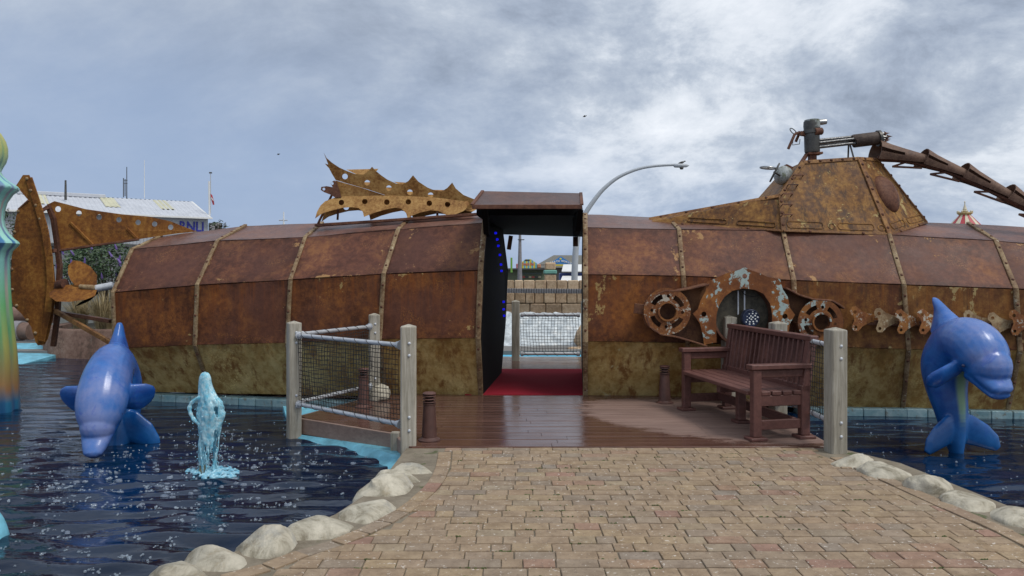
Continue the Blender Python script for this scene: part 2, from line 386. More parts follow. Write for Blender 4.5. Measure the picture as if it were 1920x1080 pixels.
def stone_mat():
    m, nt, b = new_mat('edging_stone'); t = NT(nt); v = t.coords(13)
    n = t.noise(v, 6, 9, .7, .5); col = t.ramp(n, (.37, (.24, .21, .15)), (.63, (.60, .55, .44)), (.5, (.46, .42, .33)))
    col = t.mix(t.rng(t.noise(v, 2.2, 7, .7), .58, .68, 0, .5), col, (.24, .25, .25)); col = t.mix(t.rng(t.noise(v, 3.1, 7, .7), .6, .68, 0, .55), col, (.33, .25, .14))
    t.l(t.vary(col, .1), b.inputs['Base Color']); b.inputs['Roughness'].default_value = .88; t.bump(t.math('ADD', n, t.noise(v, 45, 7, .75)), .8, b, .014); return m
M['stone'] = stone_mat()
def water_mat(name='pool_water', deep=(.0008, .010, .032)):
    m, nt, b = new_mat(name); t = NT(nt); v = t.coords(0)
    col = t.ramp(t.noise(v, .35, 4), (.35, tuple(x * .5 for x in deep)), (.65, tuple(x * 1.7 for x in deep))); t.l(col, b.inputs['Base Color'])
    b.inputs['Roughness'].default_value = .03; b.inputs['IOR'].default_value = 1.33; b.inputs['Specular IOR Level'].default_value = .75
    v2 = t.coords(0, (1, 2.6, 1)); h = t.math('ADD', t.noise(v2, 3.2, 4, .5, .3), t.math('MULTIPLY', t.noise(v2, 9, 3, .5), .25))
    t.bump(h, .16, b, .05); return m
M['water'] = water_mat()
M['cyan'] = plain('cyan_pool_paint', (.16, .44, .56), .5, 0, .35, 5, .3, 30)
def plinth_mat():
    m, nt, b = new_mat('pool_coping'); t = NT(nt); v = t.coords(11)
    col = t.ramp(t.noise(v, 7, 8, .7), (.35, (.13, .26, .30)), (.65, (.30, .42, .44))); col = t.mix(t.rng(t.noise(v, 12, 7, .7), .56, .64, 0, .7), col, (.16, .12, .07))
    t.l(t.vary(col, .15), b.inputs['Base Color']); b.inputs['Roughness'].default_value = .6; t.bump(t.noise(v, 40, 4), .3, b); return m
M['coping'] = plinth_mat()
def carpet_mat():
    m, nt, b = new_mat('red_carpet'); t = NT(nt); v = t.coords(0)
    col = t.ramp(t.noise(v, 160, 3), (.3, (.23, .010, .020)), (.7, (.36, .026, .044))); t.l(col, b.inputs['Base Color']); b.inputs['Roughness'].default_value = .95; b.inputs['Specular IOR Level'].default_value = .1
    t.bump(t.noise(v, 220, 2), .6, b, .004); return m
M['carpet'] = carpet_mat()
def emit(name, col, s):
    m, nt, b = new_mat(name); b.inputs['Base Color'].default_value = (*col, 1); b.inputs['Emission Color'].default_value = (*col, 1); b.inputs['Emission Strength'].default_value = s; return m
M['led'] = emit('blue_led', (.008, .01, 1), .5)
M['grass'] = plain('dry_grass', (.33, .255, .13), .7, 0, .35, 3, 0)
M['leaf'] = plain('shrub_leaf', (.07, .12, .05), .55, 0, .4, 2, 0)
M['leaf2'] = plain('shrub_leaf_dark', (.035, .06, .028), .55, 0, .4, 2, 0)
M['purple'] = plain('purple_flower', (.16, .10, .30), .7, 0, .3, 2, 0)
M['bark'] = plain('bark', (.09, .06, .04), .8, 0, .3)

# ------------------------------------------------------------------ ground, pool, water
def build_ground():
    x0, x1, y0, y1, zf, zg = -15, 15, .3, 15.2, -.75, -.06; B = 900
    vs = [(-B, -60, zg), (B, -60, zg), (B, B, zg), (-B, B, zg), (x0, y0, zg), (x1, y0, zg), (x1, y1, zg), (x0, y1, zg), (x0, y0, zf), (x1, y0, zf), (x1, y1, zf), (x0, y1, zf)]
    fs = [(0, 1, 5, 4), (1, 2, 6, 5), (2, 3, 7, 6), (3, 0, 4, 7), (4, 5, 9, 8), (5, 6, 10, 9), (6, 7, 11, 10), (7, 4, 8, 11), (8, 9, 10, 11)]
    tag(MB().add(vs, fs).build('ground', plain('ground_tarmac', (.17, .165, .155), .85, 0, .2, 1.2, .3, 30), fix=False), kind='structure')
    # the water sheet, with its waves
    nx, ny = 400, 440; X = np.linspace(-14.9, 14.9, nx); Y = np.concatenate([np.linspace(.4, 9.6, 360), np.linspace(9.7, 15.1, 80)])
    X = np.sign(X) * 14.9 * (np.abs(X) / 14.9) ** 1.25
    xx, yy = np.meshgrid(X, Y); zz = np.zeros_like(xx); rg = np.random.default_rng(4)
    for i in range(26):
        lam = rg.uniform(.15, .46); a = rg.normal(math.pi / 2, .22); k = 2 * math.pi / lam
        zz += .0017 * lam * np.sin(k * (xx * math.cos(a) + yy * math.sin(a)) + rg.uniform(0, 6.28) + .8 * np.sin(xx * rg.uniform(.5, 2)))*3
    calm = np.clip((yy - 4.4) / 3.6, 0, 1); zz *= 2.2 - 1.5 * calm
    r = np.hypot(xx + 2.72, yy - 6.62); zz += .0055 * np.sin(2 * math.pi * r / .26) * np.exp(-r / 1.3)
    vs = np.stack([xx, yy, zz + WATER], -1).reshape(-1, 3); I = np.arange(nx * ny).reshape(ny, nx)
    fs = np.stack([I[:-1, :-1], I[:-1, 1:], I[1:, 1:], I[1:, :-1]], -1).reshape(-1, 4)
    me = bpy.data.meshes.new('water'); me.from_pydata(vs.tolist(), [], fs.tolist()); me.update()
    tag(link('water', me, M['water'], None, 180), kind='structure')
build_ground()

# ------------------------------------------------------------------ brick pavement
LEFT = [(-3.6, 1.0), (-2.6, 3.0), (-1.95, 3.6), (-1.45, 3.97), (-1.23, 4.25), (-1.03, 4.47), (-.80, 4.91), (-.66, 5.44), (-.62, 6.0), (-.66, 6.70)]
RIGHT = [(3.0, 1.0), (3.05, 3.4), (3.08, 4.44), (3.02, 4.92), (2.94, 5.53), (2.85, 6.2), (2.76, 6.70)]
def build_pavement():
    out = [(x - .36, y) for x, y in LEFT[:-1]] + [(-.95, 6.72), (2.95, 6.72)] + [(x + .38, y) for x, y in RIGHT[::-1][1:]]
    n = len(out); vs = [(x, y, -.010) for x, y in out] + [(x, y, -.8) for x, y in out]
    fs = [list(range(n)), list(range(n, 2 * n))[::-1]] + [[i, (i + 1) % n, n + (i + 1) % n, n + i] for i in range(n)]
    root = tag(MB().add(vs, fs).build('pavement', M['mortar']), kind='structure')
    cells = []                                      # (four corners)
    g = .0030; y1 = 6.60; rowh = .118; rng = random.Random(3)
    # straight course along the deck
    x = -.60
    while x < 2.70:
        w = rng.choice((.15, .2, .23)); cells.append(((x + g, y1 - .0), (min(x + w, 2.72) - g, y1 - .0), (min(x + w, 2.72) - g, y1 + .098), (x + g, y1 + .098))); x += w
    def edge(poly, sgn):                            # course that follows the pool edge
        pts = [V((a, b, 0)) for a, b in poly if b > 2.2]; path = catmull(pts, 10); acc = 0; last = path[0]; nodes = [path[0]]
        for p in path[1:]:
            acc += (p - last).length; last = p
            if acc > .2: nodes.append(p); acc = 0
        for a, b in zip(nodes, nodes[1:]):
            if max(a.y, b.y) > 6.56: continue
            t = (b - a).normalized(); nn = V((t.y, -t.x, 0)) * sgn
            cells.append(tuple((q.x, q.y) for q in (a + t * g + nn * g, b - t * g + nn * g, b - t * g + nn * (.118 - g), a + t * g + nn * (.118 - g))))
    edge(LEFT, 1); edge(RIGHT, -1)
    row = 0; y = y1
    while y > 1.6:
        ya, yb = y - rowh + g * 1.8, y - g * 1.6
        la, lb = lerp_poly(LEFT, ya) + .13, lerp_poly(LEFT, yb) + .13; ra, rb = lerp_poly(RIGHT, ya) - .135, lerp_poly(RIGHT, yb) - .135
        if y < 5.0: la += .035; lb += .035
        x = min(la, lb) - rng.uniform(0, .15); wob = rng.uniform(-.003, .003)
        while x < max(ra, rb):
            w = rng.choice((.118, .158, .158, .178, .235, .235)); a0, a1 = x + g, x + w - g
            q = ((max(a0, la), ya + wob), (min(a1, ra), ya + wob), (min(a1, rb), yb + wob), (max(a0, lb), yb + wob))
            if q[1][0] - q[0][0] > .03 and q[2][0] - q[3][0] > .03: cells.append(q)
            x += w
        y -= rowh; row += 1
    def paver(q, mb):
        z = rng.uniform(-.0025, .0025); tl = [rng.uniform(-.0015, .0015) for _ in range(4)]; c = V((sum(p[0] for p in q) / 4, sum(p[1] for p in q) / 4, 0))
        j = [V((p[0] + rng.uniform(-.002, .002), p[1] + rng.uniform(-.002, .002), 0)) for p in q]
        bot = [p + V((0, 0, -.05)) for p in j]; up = [p + V((0, 0, z - .003)) for p in j]; top = [p + (c - p).normalized() * .0045 + V((0, 0, z + t)) for p, t in zip(j, tl)]
        mb.add(bot + up + top, [[8, 9, 10, 11]] + [[i, (i + 1) % 4, 4 + (i + 1) % 4, 4 + i] for i in range(4)] + [[4 + i, 4 + (i + 1) % 4, 8 + (i + 1) % 4, 8 + i] for i in range(4)])
        return c
    def seen(q):
        cx = sum(p[0] for p in q) / 4; cy = sum(p[1] for p in q) / 4; px = CX + cx * FPX / cy; py = HY + EYE * FPX / cy
        return -40 < px < 1960 and py < 1110
    near = sorted([q for q in cells if seen(q)], key=lambda q: q[0][1]); pick = near[:300]; ids = set(map(id, pick))
    for q in pick:
        mb = MB(); c = paver(q, mb); me = mb.mesh('paver', c); o = link('paver', me, M['paver'], root); o.location = c
    mb = MB(); tones = []
    for q in cells:
        if id(q) not in ids:
            k = len(mb.v); paver(q, mb); tones += [rng.random()] * (len(mb.v) - k)
    o = mb.build('paver', M['paver_mass'], root, fix=False); at = o.data.attributes.new('tone', 'FLOAT', 'POINT'); at.data.foreach_set('value', tones); o['kind'] = 'stuff'
build_pavement()
def moss():
    rng = random.Random(9); mb = MB(); pv = bpy.data.objects['pavement']; rows = [6.60 - .118 * k for k in range(28)]
    for i in range(150):
        y = rng.choice(rows) + rng.uniform(-.004, .004); x = rng.uniform(lerp_poly(LEFT, y) + .2, lerp_poly(RIGHT, y) - .2)
        if rng.random() < .45 or noise.noise(V((x * .8, y * .8, 4))) > .05:
            for _ in range(rng.randint(2, 7)): mb.ball(V((x + rng.gauss(0, .022), y + rng.gauss(0, .003), -.001)), (rng.uniform(.004, .011), rng.uniform(.003, .0055), rng.uniform(.002, .006)), 6, 4)
    o = mb.build('moss', plain('moss', (.06, .085, .02), .9, 0, .4), pv); o['kind'] = 'stuff'
moss()

def boulder(c, size, rot, seed, name, parent, sub=3):
    rb = random.Random(seed); cuts = [(V((rb.uniform(-1, 1), rb.uniform(-1, 1), rb.uniform(-.2, 1))).normalized(), rb.uniform(.66, .92)) for _ in range(11)]
    bm = bmesh.new(); bmesh.ops.create_icosphere(bm, subdivisions=sub, radius=1); rz = Matrix.Rotation(rot, 3, 'Z'); o = V((seed * 3.7, seed * 1.3, seed))
    for v in bm.verts:
        p = v.co.copy(); p = V([math.copysign(abs(x) ** .68, x) for x in p])
        k = 1 + .34 * noise.noise(p * .9 + o) + .16 * noise.noise(p * 2.1 + o) - .07 * abs(noise.noise(p * 2.6 + o)) + .03 * noise.noise(p * 6 + o) + .016 * noise.noise(p * 12 + o)
        p *= k; k = 1
        for cn, ch in cuts:
            e_ = p.dot(cn) - ch
            if e_ > 0: p -= cn * e_ * .8
        v.co = rz @ V((p.x * size[0] * k, p.y * size[1] * k, p.z * size[2] * k))
    me = bpy.data.meshes.new(name); bm.to_mesh(me); bm.free(); ob = link(name, me, M['stone'], parent, 50); ob.location = V(c) - org(parent); return ob
def build_stones():
    lab = 'row of pale rounded boulders edging the %s pool beside the brick paving'
    spec = {'left': [(778, 868, 40, 17), (752, 884, 46, 19), (735, 903, 58, 24), (690, 945, 52, 28), (590, 978, 76, 30), (500, 1008, 58, 27), (422, 1034, 72, 30), (335, 1066, 88, 30), (215, 1110, 90, 36), (80, 1160, 95, 40)],
            'right': [(1592, 858, 36, 12), (1652, 876, 50, 20), (1732, 900, 48, 21), (1812, 926, 56, 25), (1893, 955, 62, 27), (1985, 990, 70, 30)]}
    for side, L in spec.items():
        root = thing('pool_border', G(L[0][0], L[0][1]), lab % ('left' if side == 'left' else 'right'), 'stone border')
        pts = [G(x, y, .05) for x, y, _, _ in L]
        for i, ((x, y, hw, hh), p) in enumerate(zip(L, pts)):
            a = pts[max(i - 1, 0)]; b = pts[min(i + 1, len(pts) - 1)]; t = b - a; sc = p.y / FPX
            ln = t.length / (4 if 0 < i < len(pts) - 1 else 2)
            boulder((p.x + (-.02 if side == 'left' else .04), p.y, -.05), (ln * 1.16, .20 + .03 * random.random(), .115 + .022 * (i % 3)), math.atan2(t.y, t.x), i + (0 if side == 'left' else 40), 'stone', root, 4)
build_stones()

# ------------------------------------------------------------------ timber deck
DL = [(-.93, 6.74), (-1.12, 7.3), (-2.33, 8.1), (-1.84, 9.2), (-1.80, 9.9)]
def build_deck():
    root = tag(MB().add([(x, y, z) for z in (-.16, -.04) for x, y in (DL[0], (2.88, 6.74), (2.88, 9.9), DL[4], DL[3], (DL[2][0] + .03, DL[2][1]), (DL[1][0] + .02, DL[1][1]))],
        [list(range(7)), list(range(7, 14))] + [[i, (i + 1) % 7, 7 + (i + 1) % 7, 7 + i] for i in range(7)]).build('deck', M['black']), kind='structure')
    rng = random.Random(5); pw = .142; y = 6.735
    while y < 9.75:
        ya, yb = y + .003, min(y + pw, 9.9) - .003; la, lb = lerp_poly(DL, ya), lerp_poly(DL, yb); ym = (ya + yb) / 2
        kn = [min(la, lb)] + sorted(rng.uniform(.05, .55) for _ in range(1)) + [2.9]
        if rng.random() < .3: kn = [kn[0], kn[1] - 1.2 if kn[1] - 1.2 > kn[0] + .4 else kn[1], 1.9, 2.9]
        for i, (a, b) in enumerate(zip(kn, kn[1:])):
            mb = MB(); z = rng.uniform(-.0015, .0015); ea, eb = (la, lb) if i == 0 else (a + .002, a + .002); fb = b - .002
            q = [V((ea, ya, 0)), V((fb, ya, 0)), V((fb, yb, 0)), V((eb, yb, 0))]; c = sum(q, V()) / 4
            top = [p + V((0, .004 if k < 2 else -.004, z)) for k, p in enumerate(q)]
            mb.add([p + V((0, 0, -.036)) for p in q] + [p + V((0, 0, z - .004)) for p in q] + top,
                   [[3, 2, 1, 0], [8, 9, 10, 11]] + [[i_, (i_ + 1) % 4, 4 + (i_ + 1) % 4, 4 + i_] for i_ in range(4)] + [[4 + i_, 4 + (i_ + 1) % 4, 8 + (i_ + 1) % 4, 8 + i_] for i_ in range(4)])
            mb.build('plank', M['deck'], root)
        y += pw
    for a, b in ((DL[1], DL[2]), (DL[2], DL[3]), (DL[0], DL[1])):
        A, B = V((*a, -.085)), V((*b, -.085)); t = (B - A).normalized(); nn = V((-t.y, t.x, 0)) * .018
        if a == DL[0]: A, B = A + t * .02, B
        MB().bar(A + nn, B + nn, .034, .165).build('fascia_board', M['fascia'], root)
    MB().bar((2.905, 6.74, -.085), (2.905, 9.4, -.085), .034, .165).build('fascia_board', M['fascia'], root)
    MB().bar((-.9, 6.725, -.02), (2.9, 6.725, -.02), .016, .03, ch=.002).build('edge_strip', M['dark_rust'], root)
    # deck on the far side of the hull
    far = tag(MB().cbox((.8, 12.75, -.11), (5.2, 1.98, .13)).build('far_deck', M['black']), kind='structure')
    for i in range(13):
        MB().cbox((.8, 11.86 + i * .148, -.02), (5.3, .142, .04)).build('plank', M['deck'], far)
build_deck()
carpet = MB(); 
carpet.cbox((.40, 10.72, .004), (2.0, 2.42, .014), ch=.004)
tag(carpet.build('carpet', M['carpet']), 'dark red carpet on the floor of the submarine doorway', 'carpet')

# cyan painted ledges of the pool
def ledge(name, pts, z0, z1, mat, wob=0.0):
    n = len(pts); mb = MB(); mb.add([(x, y, z) for x, y, z in pts] + [(x, y, -.74) for x, y, z in pts], [list(range(n)), list(range(n, 2 * n))[::-1]] + [[i, (i + 1) % n, n + (i + 1) % n, n + i] for i in range(n)])
    return tag(mb.build(name, mat), kind='structure')
ledge('pool_ledge', [(-2.36, 8.03, -.165), (-2.30, 7.9, -.22), (-1.95, 7.62, -.23), (-1.6, 7.36, -.235), (-1.36, 7.1, -.24), (-1.24, 6.8, -.25), (-1.15, 6.45, -.26), (-.93, 6.6, -.12), (-.98, 6.8, -.11), (-1.16, 7.28, -.14), (-1.75, 7.68, -.16)], 0, 0, M['cyan'])
ledge('pool_ledge', [(-2.62, 8.75, -.21), (-2.3, 8.3, -.19), (-1.9, 8.9, -.16), (-1.85, 9.35, -.13), (-2.9, 9.45, -.13)], 0, 0, M['cyan'])

# ------------------------------------------------------------------ the submarine
SUBO = V((0, 9.6, -.1))
sub = thing('submarine', SUBO, 'large riveted rusty steel submarine with conning tower and open doorway, lying across the pool', 'submarine')
# ring stations: photo points of ridge, shoulder seam, middle seam, lower seam, keel edge; own distance of the widest seam; depth of each behind it; heading
TL = (1.4, .5, 0, .02, .42)
ST = {
 'E0': (((302, 443), (248, 468), (212, 549), (217, 654), (262, 734)), 9.9, (1.1, .4, 0, .02, .5), 10),
 'E1': (((460, 423), (408, 452), (370, 535), (366, 647), (396, 737)), 9.7, (1.35, .5, 0, .02, .45), 10),
 'E2': (((604, 418), (573, 445), (545, 525), (539, 643), (551, 740)), 9.5, TL, 9),
 'E3': (((768, 409), (747, 431), (720, 514), (712, 636), (724, 743)), 9.25, TL, 7),
 'E4': (((916, 401), (913, 418), (906, 507), (901, 634), (906, 746)), 9.1, TL, 6),
 'R0': (((1093, 402), (1093, 426), (1093, 515), (1093, 640), (1093, 746)), 9.1, TL, 5),
 'R1': (((1252, 408), (1273, 431), (1281, 518), (1289, 643), (1286, 752)), 9.05, TL, 5),
 'R2': (((1440, 411), (1468, 433), (1488, 526), (1496, 649), (1490, 762)), 8.95, TL, 5),
 'R3': (((1630, 414), (1667, 441), (1694, 534), (1703, 655), (1692, 768)), 8.85, TL, 5),
 'R4': (((1816, 419), (1867, 452), (1904, 542), (1912, 657), (1888, 772)), 8.75, (1.35, .5, 0, .02, .36), 5),
 'R5': (((1985, 430), (2055, 470), (2105, 552), (2112, 660), (2085, 776)), 8.65, (1.2, .45, 0, .02, .36), 8),
 'R6': (((2170, 460), (2235, 498), (2268, 560), (2272, 655), (2245, 760)), 8.75, (.7, .25, 0, .02, .3), 14),
}
def ring(k):
    pts, dm, tt, ang = ST[k]; back = V((math.sin(R(ang)), math.cos(R(ang)), 0)); front = [P(px, py, dm + t * math.cos(R(ang))) for (px, py), t in zip(pts, tt)]
    ridge = front[0]; mir = [p + back * 2 * (ridge - p).dot(back) for p in front[1:]]
    return front, mir, back
RG = {k: ring(k) for k in ST}
def hullpanel(a, b, i, mat, seed):
    A0, A1 = RG[a][0][i], RG[a][0][i + 1]; B0, B1 = RG[b][0][i], RG[b][0][i + 1]
    nrm = (B0 - A0).cross(A1 - A0).normalized(); 
    if nrm.y > 0: nrm = -nrm
    nu, nv = 10, 7; rows = []
    for j in range(nv + 1):
        row = []
        for u in range(nu + 1):
            s, t = u / nu, j / nv; g = .0035
            p = (A0 * (1 - s) + B0 * s) * (1 - t) + (A1 * (1 - s) + B1 * s) * t
            w = noise.noise(p * 1.7 + V((seed, 0, 0))) * .022 + noise.noise(p * 4.5 + V((0, seed, 0))) * .006; ed = min(s, 1 - s, t * .7, (1 - t) * .7) * 6; w *= min(1, .35 + ed)
            lip = .010 * (1 - t) ** 8 * 0 + .007 * t ** 10
            row.append(p + nrm * (w + lip))
        rows.append(row)
    # shrink for a seam
    k = nu + 1; vs = [p for r in rows for p in r]; c = sum(vs, V()) / len(vs); up = (A0 - A1).normalized()
    for u in range(k): vs[nv * k + u] += up * .005; vs[u] -= up * .005
    off = len(vs); vs2 = [p - nrm * .02 for p in vs]; fs = []
    for j in range(nv):
        for u in range(nu):
            q = [j * k + u, j * k + u + 1, (j + 1) * k + u + 1, (j + 1) * k + u]; fs.append(q); fs.append([x + off for x in q[::-1]])
    bd = [u for u in range(k)] + [j * k + nu for j in range(1, nv + 1)] + [nv * k + u for u in range(nu - 1, -1, -1)] + [j * k for j in range(nv - 1, 0, -1)]
    for x, y in zip(bd, bd[1:] + bd[:1]): fs.append([x, y, y + off, x + off])
    return MB().add(vs + vs2, fs)
def build_hull():
    seq = [['E0', 'E1', 'E2', 'E3', 'E4'], ['R0', 'R1', 'R2', 'R3', 'R4', 'R5', 'R6']]
    mats = [M['roof'], M['upper'], M['mid'], M['lower']]; sd_ = 0
    for S_ in seq:
        for a, b in zip(S_, S_[1:]):
            for i in range(4):
                sd_ += 1; m = mats[i]
                if i == 2 and a in ('R2', 'R3', 'R4', 'R5'): m = M['tower_mid']
                po = hullpanel(a, b, i, m, sd_ * 1.37).build('hull_panel', m, sub, 40); wa, da = [], []; k_ = 11
                L1 = (RG[a][0][i] - RG[b][0][i]).length; L2 = (RG[a][0][i] - RG[a][0][i + 1]).length
                for q_ in range(len(po.data.vertices)):
                    u_, j_ = q_ % 88 % k_ / 10, q_ % 88 // k_ / 7; ds = min(u_ * L1, (1 - u_) * L1, j_ * L2, (1 - j_) * L2); wa.append(max(0, 1 - ds / .16)); da.append(max(0, 1 - j_ * 1.25) if i in (2, 3) else 0)
                for nm_, ar in (('wear', wa), ('drip', da)): po.data.attributes.new(nm_, 'FLOAT', 'POINT').data.foreach_set('value', ar)
            # inner skin and far side
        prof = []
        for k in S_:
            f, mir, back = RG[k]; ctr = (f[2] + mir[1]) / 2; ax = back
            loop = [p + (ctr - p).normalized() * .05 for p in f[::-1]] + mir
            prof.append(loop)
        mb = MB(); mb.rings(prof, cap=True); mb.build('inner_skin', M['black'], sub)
        for k in S_:
            f, mir, back = RG[k]; along = V((back.y, -back.x, 0)); rib = MB(); riv = MB(); wd = .027 if k not in ('E4', 'R0') else .032
            sh = V((0, 0, 0)) if k not in ('E4', 'R0') else along * (-.03 if k == 'E4' else .03)
            for i in range(4):
                a, b = f[i] + sh, f[i + 1] + sh; t = (b - a).normalized(); nn = along.cross(t).normalized()
                if nn.y > 0: nn = -nn
                if nn.z < -.1 and i == 0: nn = -nn
                ext = t * .006; L_ = (b - a).length; nseg = max(2, int(L_ / .16))
                rr = []
                for j in range(nseg + 1):
                    p = a - ext + (b - a + 2 * ext) * j / nseg; w_ = wd * (1 + .12 * noise.noise(p * 3)); o_ = along * .004 * noise.noise(p * 2.2 + V((5, 0, 0)))
                    rr.append([p + o_ - along * w_ - nn * .01, p + o_ + along * w_ - nn * .01, p + o_ + along * w_ + nn * .017, p + o_ + along * (w_ - .006) + nn * .022, p + o_ - along * (w_ - .006) + nn * .022, p + o_ - along * w_ + nn * .017])
                rib.rings(rr)
                nr = max(2, round(L_ / .3))
                for j in range(nr):
                    p = a.lerp(b, (j + .5) / nr) + nn * .023; riv.dome(p, nn, .017)
            ro = rib.build('rib_strap', M['strap'], sub, 40); rv = riv.build('rivet', M['dark_rust'], ro, 60); rv['kind'] = 'stuff'
    # flanged bulkheads seen in the passage: black inner face
M['tower_mid'] = rust('rust_mid_flaked', (.115, .042, .02), (.20, .085, .028), (.31, .15, .045), rough=.6, streak=.5, flake=(.42, .30, .13), flake_amt=.59, blot=(.085, .04, .022), blot_amt=.57)
build_hull()
def hull_d(px, py, off=0.0):                        # distance of the hull's front at a photo point (right half, middle and lower panels)
    ks = ['R0', 'R1', 'R2', 'R3', 'R4', 'R5', 'R6']
    for a, b in zip(ks, ks[1:]):
        xa, xb = ST[a][0][2][0], ST[b][0][2][0]
        if xa <= px <= xb or b == 'R6': break
    s = (px - xa) / (xb - xa)
    def v(k):
        q, dm, tt, an = ST[k]
        for i in range(4):
            if q[i][1] <= py <= q[i + 1][1]:
                u = (py - q[i][1]) / (q[i + 1][1] - q[i][1]); return dm + tt[i] * (1 - u) + tt[i + 1] * u
        return dm
    return v(a) * (1 - s) + v(b) * s + off

def plinth():
    root = thing('pool_coping', V((-3, 9.9, WATER)), 'pale blue painted block kerb at the waterline under the left half of the submarine', 'kerb')
    root2 = thing('pool_coping', V((4, 9.2, WATER)), 'pale blue painted block kerb at the waterline under the right half of the submarine', 'kerb')
    for rt, path in ((root, [RG[k][0][4] for k in ('E0', 'E1', 'E2', 'E3')]), (root2, [RG[k][0][4] for k in ('R2', 'R3', 'R4', 'R5', 'R6')])):
        for a, b in zip(path, path[1:]):
            L_ = (b - a).length; n = max(1, round(L_ / .24)); t = (b - a).normalized(); nn = V((t.y, -t.x, 0)).normalized()
            for j in range(n):
                p, q = a + t * (L_ * j / n + .003), a + t * (L_ * (j + 1) / n - .003); o = nn * .03
                p = V((p.x, p.y, -.29)) + o; q = V((q.x, q.y, -.29)) + o
                MB().bar(p, q, .22, .36 + random.uniform(-.006, .006), ch=.008).build('block', M['coping'], rt)
plinth()

# doorway: canopy, passage lining, lights
M['canopy'] = rust('rust_canopy', (.075, .036, .028), (.11, .054, .042), (.15, .076, .056), rough=.45, streak=.2, spec=.35)
def doorway():
    can = MB()
    fl, fr, bl, br = P(885, 388, 8.75), P(1091, 388, 8.75), P(905, 362, 9.25), P(1089, 366, 9.25)
    up = V((0, 0, .025)); can.add([fl, fr, br, bl, fl + up, fr + up, br + up, bl + up], [[0, 1, 2, 3], [4, 5, 6, 7], [0, 1, 5, 4], [1, 2, 6, 5], [2, 3, 7, 6], [3, 0, 4, 7]])
    c = can.build('door_canopy', M['canopy'], sub)
    MB().bar(fl + V((0, -.012, .0)), fr + V((0, -.012, .0)), .02, .05).build('front_lip', M['dark_rust'], c)
    for a, b in ((fl, bl), (fr, br)): MB().bar(a + V((0, 0, .028)), b + V((0, 0, .028)), .04, .02).build('edge_angle', M['dark_rust'], c)
    # ceiling box running through the hull
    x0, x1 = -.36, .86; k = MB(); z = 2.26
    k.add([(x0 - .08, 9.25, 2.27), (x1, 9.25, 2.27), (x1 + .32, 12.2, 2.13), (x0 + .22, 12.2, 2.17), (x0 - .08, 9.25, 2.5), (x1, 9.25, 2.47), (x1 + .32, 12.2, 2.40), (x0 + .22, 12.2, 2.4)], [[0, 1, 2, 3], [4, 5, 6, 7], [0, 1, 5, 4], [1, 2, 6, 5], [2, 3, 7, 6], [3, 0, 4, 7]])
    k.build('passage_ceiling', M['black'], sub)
    for xa, xb, za in ((-.355, -.29, 2.02), (.78, .845, 2.02)):
        MB().add([(xx, yy, zz) for xx in (xa, xb) for yy, zz in ((8.82, 2.30), (9.6, 2.30), (9.6, za), (9.2, za + .05))], [[0, 1, 2, 3], [4, 5, 6, 7], [0, 1, 5, 4], [1, 2, 6, 5], [2, 3, 7, 6], [3, 0, 4, 7]]).build('canopy_bracket', M['black'], sub)
    for a, b, w in ((P(958, 442, 12.2), P(954, 468, 12.2), .07), (P(1079, 444, 12.2), P(1079, 462, 12.2), .08)): MB().bar(a, b, w, .06).build('hinge_bracket', M['dark_rust'], sub)
    # the left flank of the passage with its string of blue lights
    f, mir, back = RG['E4']; nrm = V((back.y, -back.x, 0))
    ll = [(930, 437, .30), (933, 449, .33), (935, 461, .38), (938, 478, .45), (940, 496, .5), (941, 508, .52), (945, 566, .64), (945, 580, .64), (946, 592, .65)]
    for px, py, s in ll:
        a = f[2]; ray = P(px, py, 1) - V((0, 0, EYE)); o = V((0, 0, EYE)); q = f[2] + nrm * .02; dd = (q - o).dot(nrm) / ray.dot(nrm); p = o + ray * dd
        MB().lathe(p, [(.016, -.02), (.016, .006), (.010, .012), (.001, .013)], 10, nrm).build('blue_light', M['led'], sub, 50)
doorway()

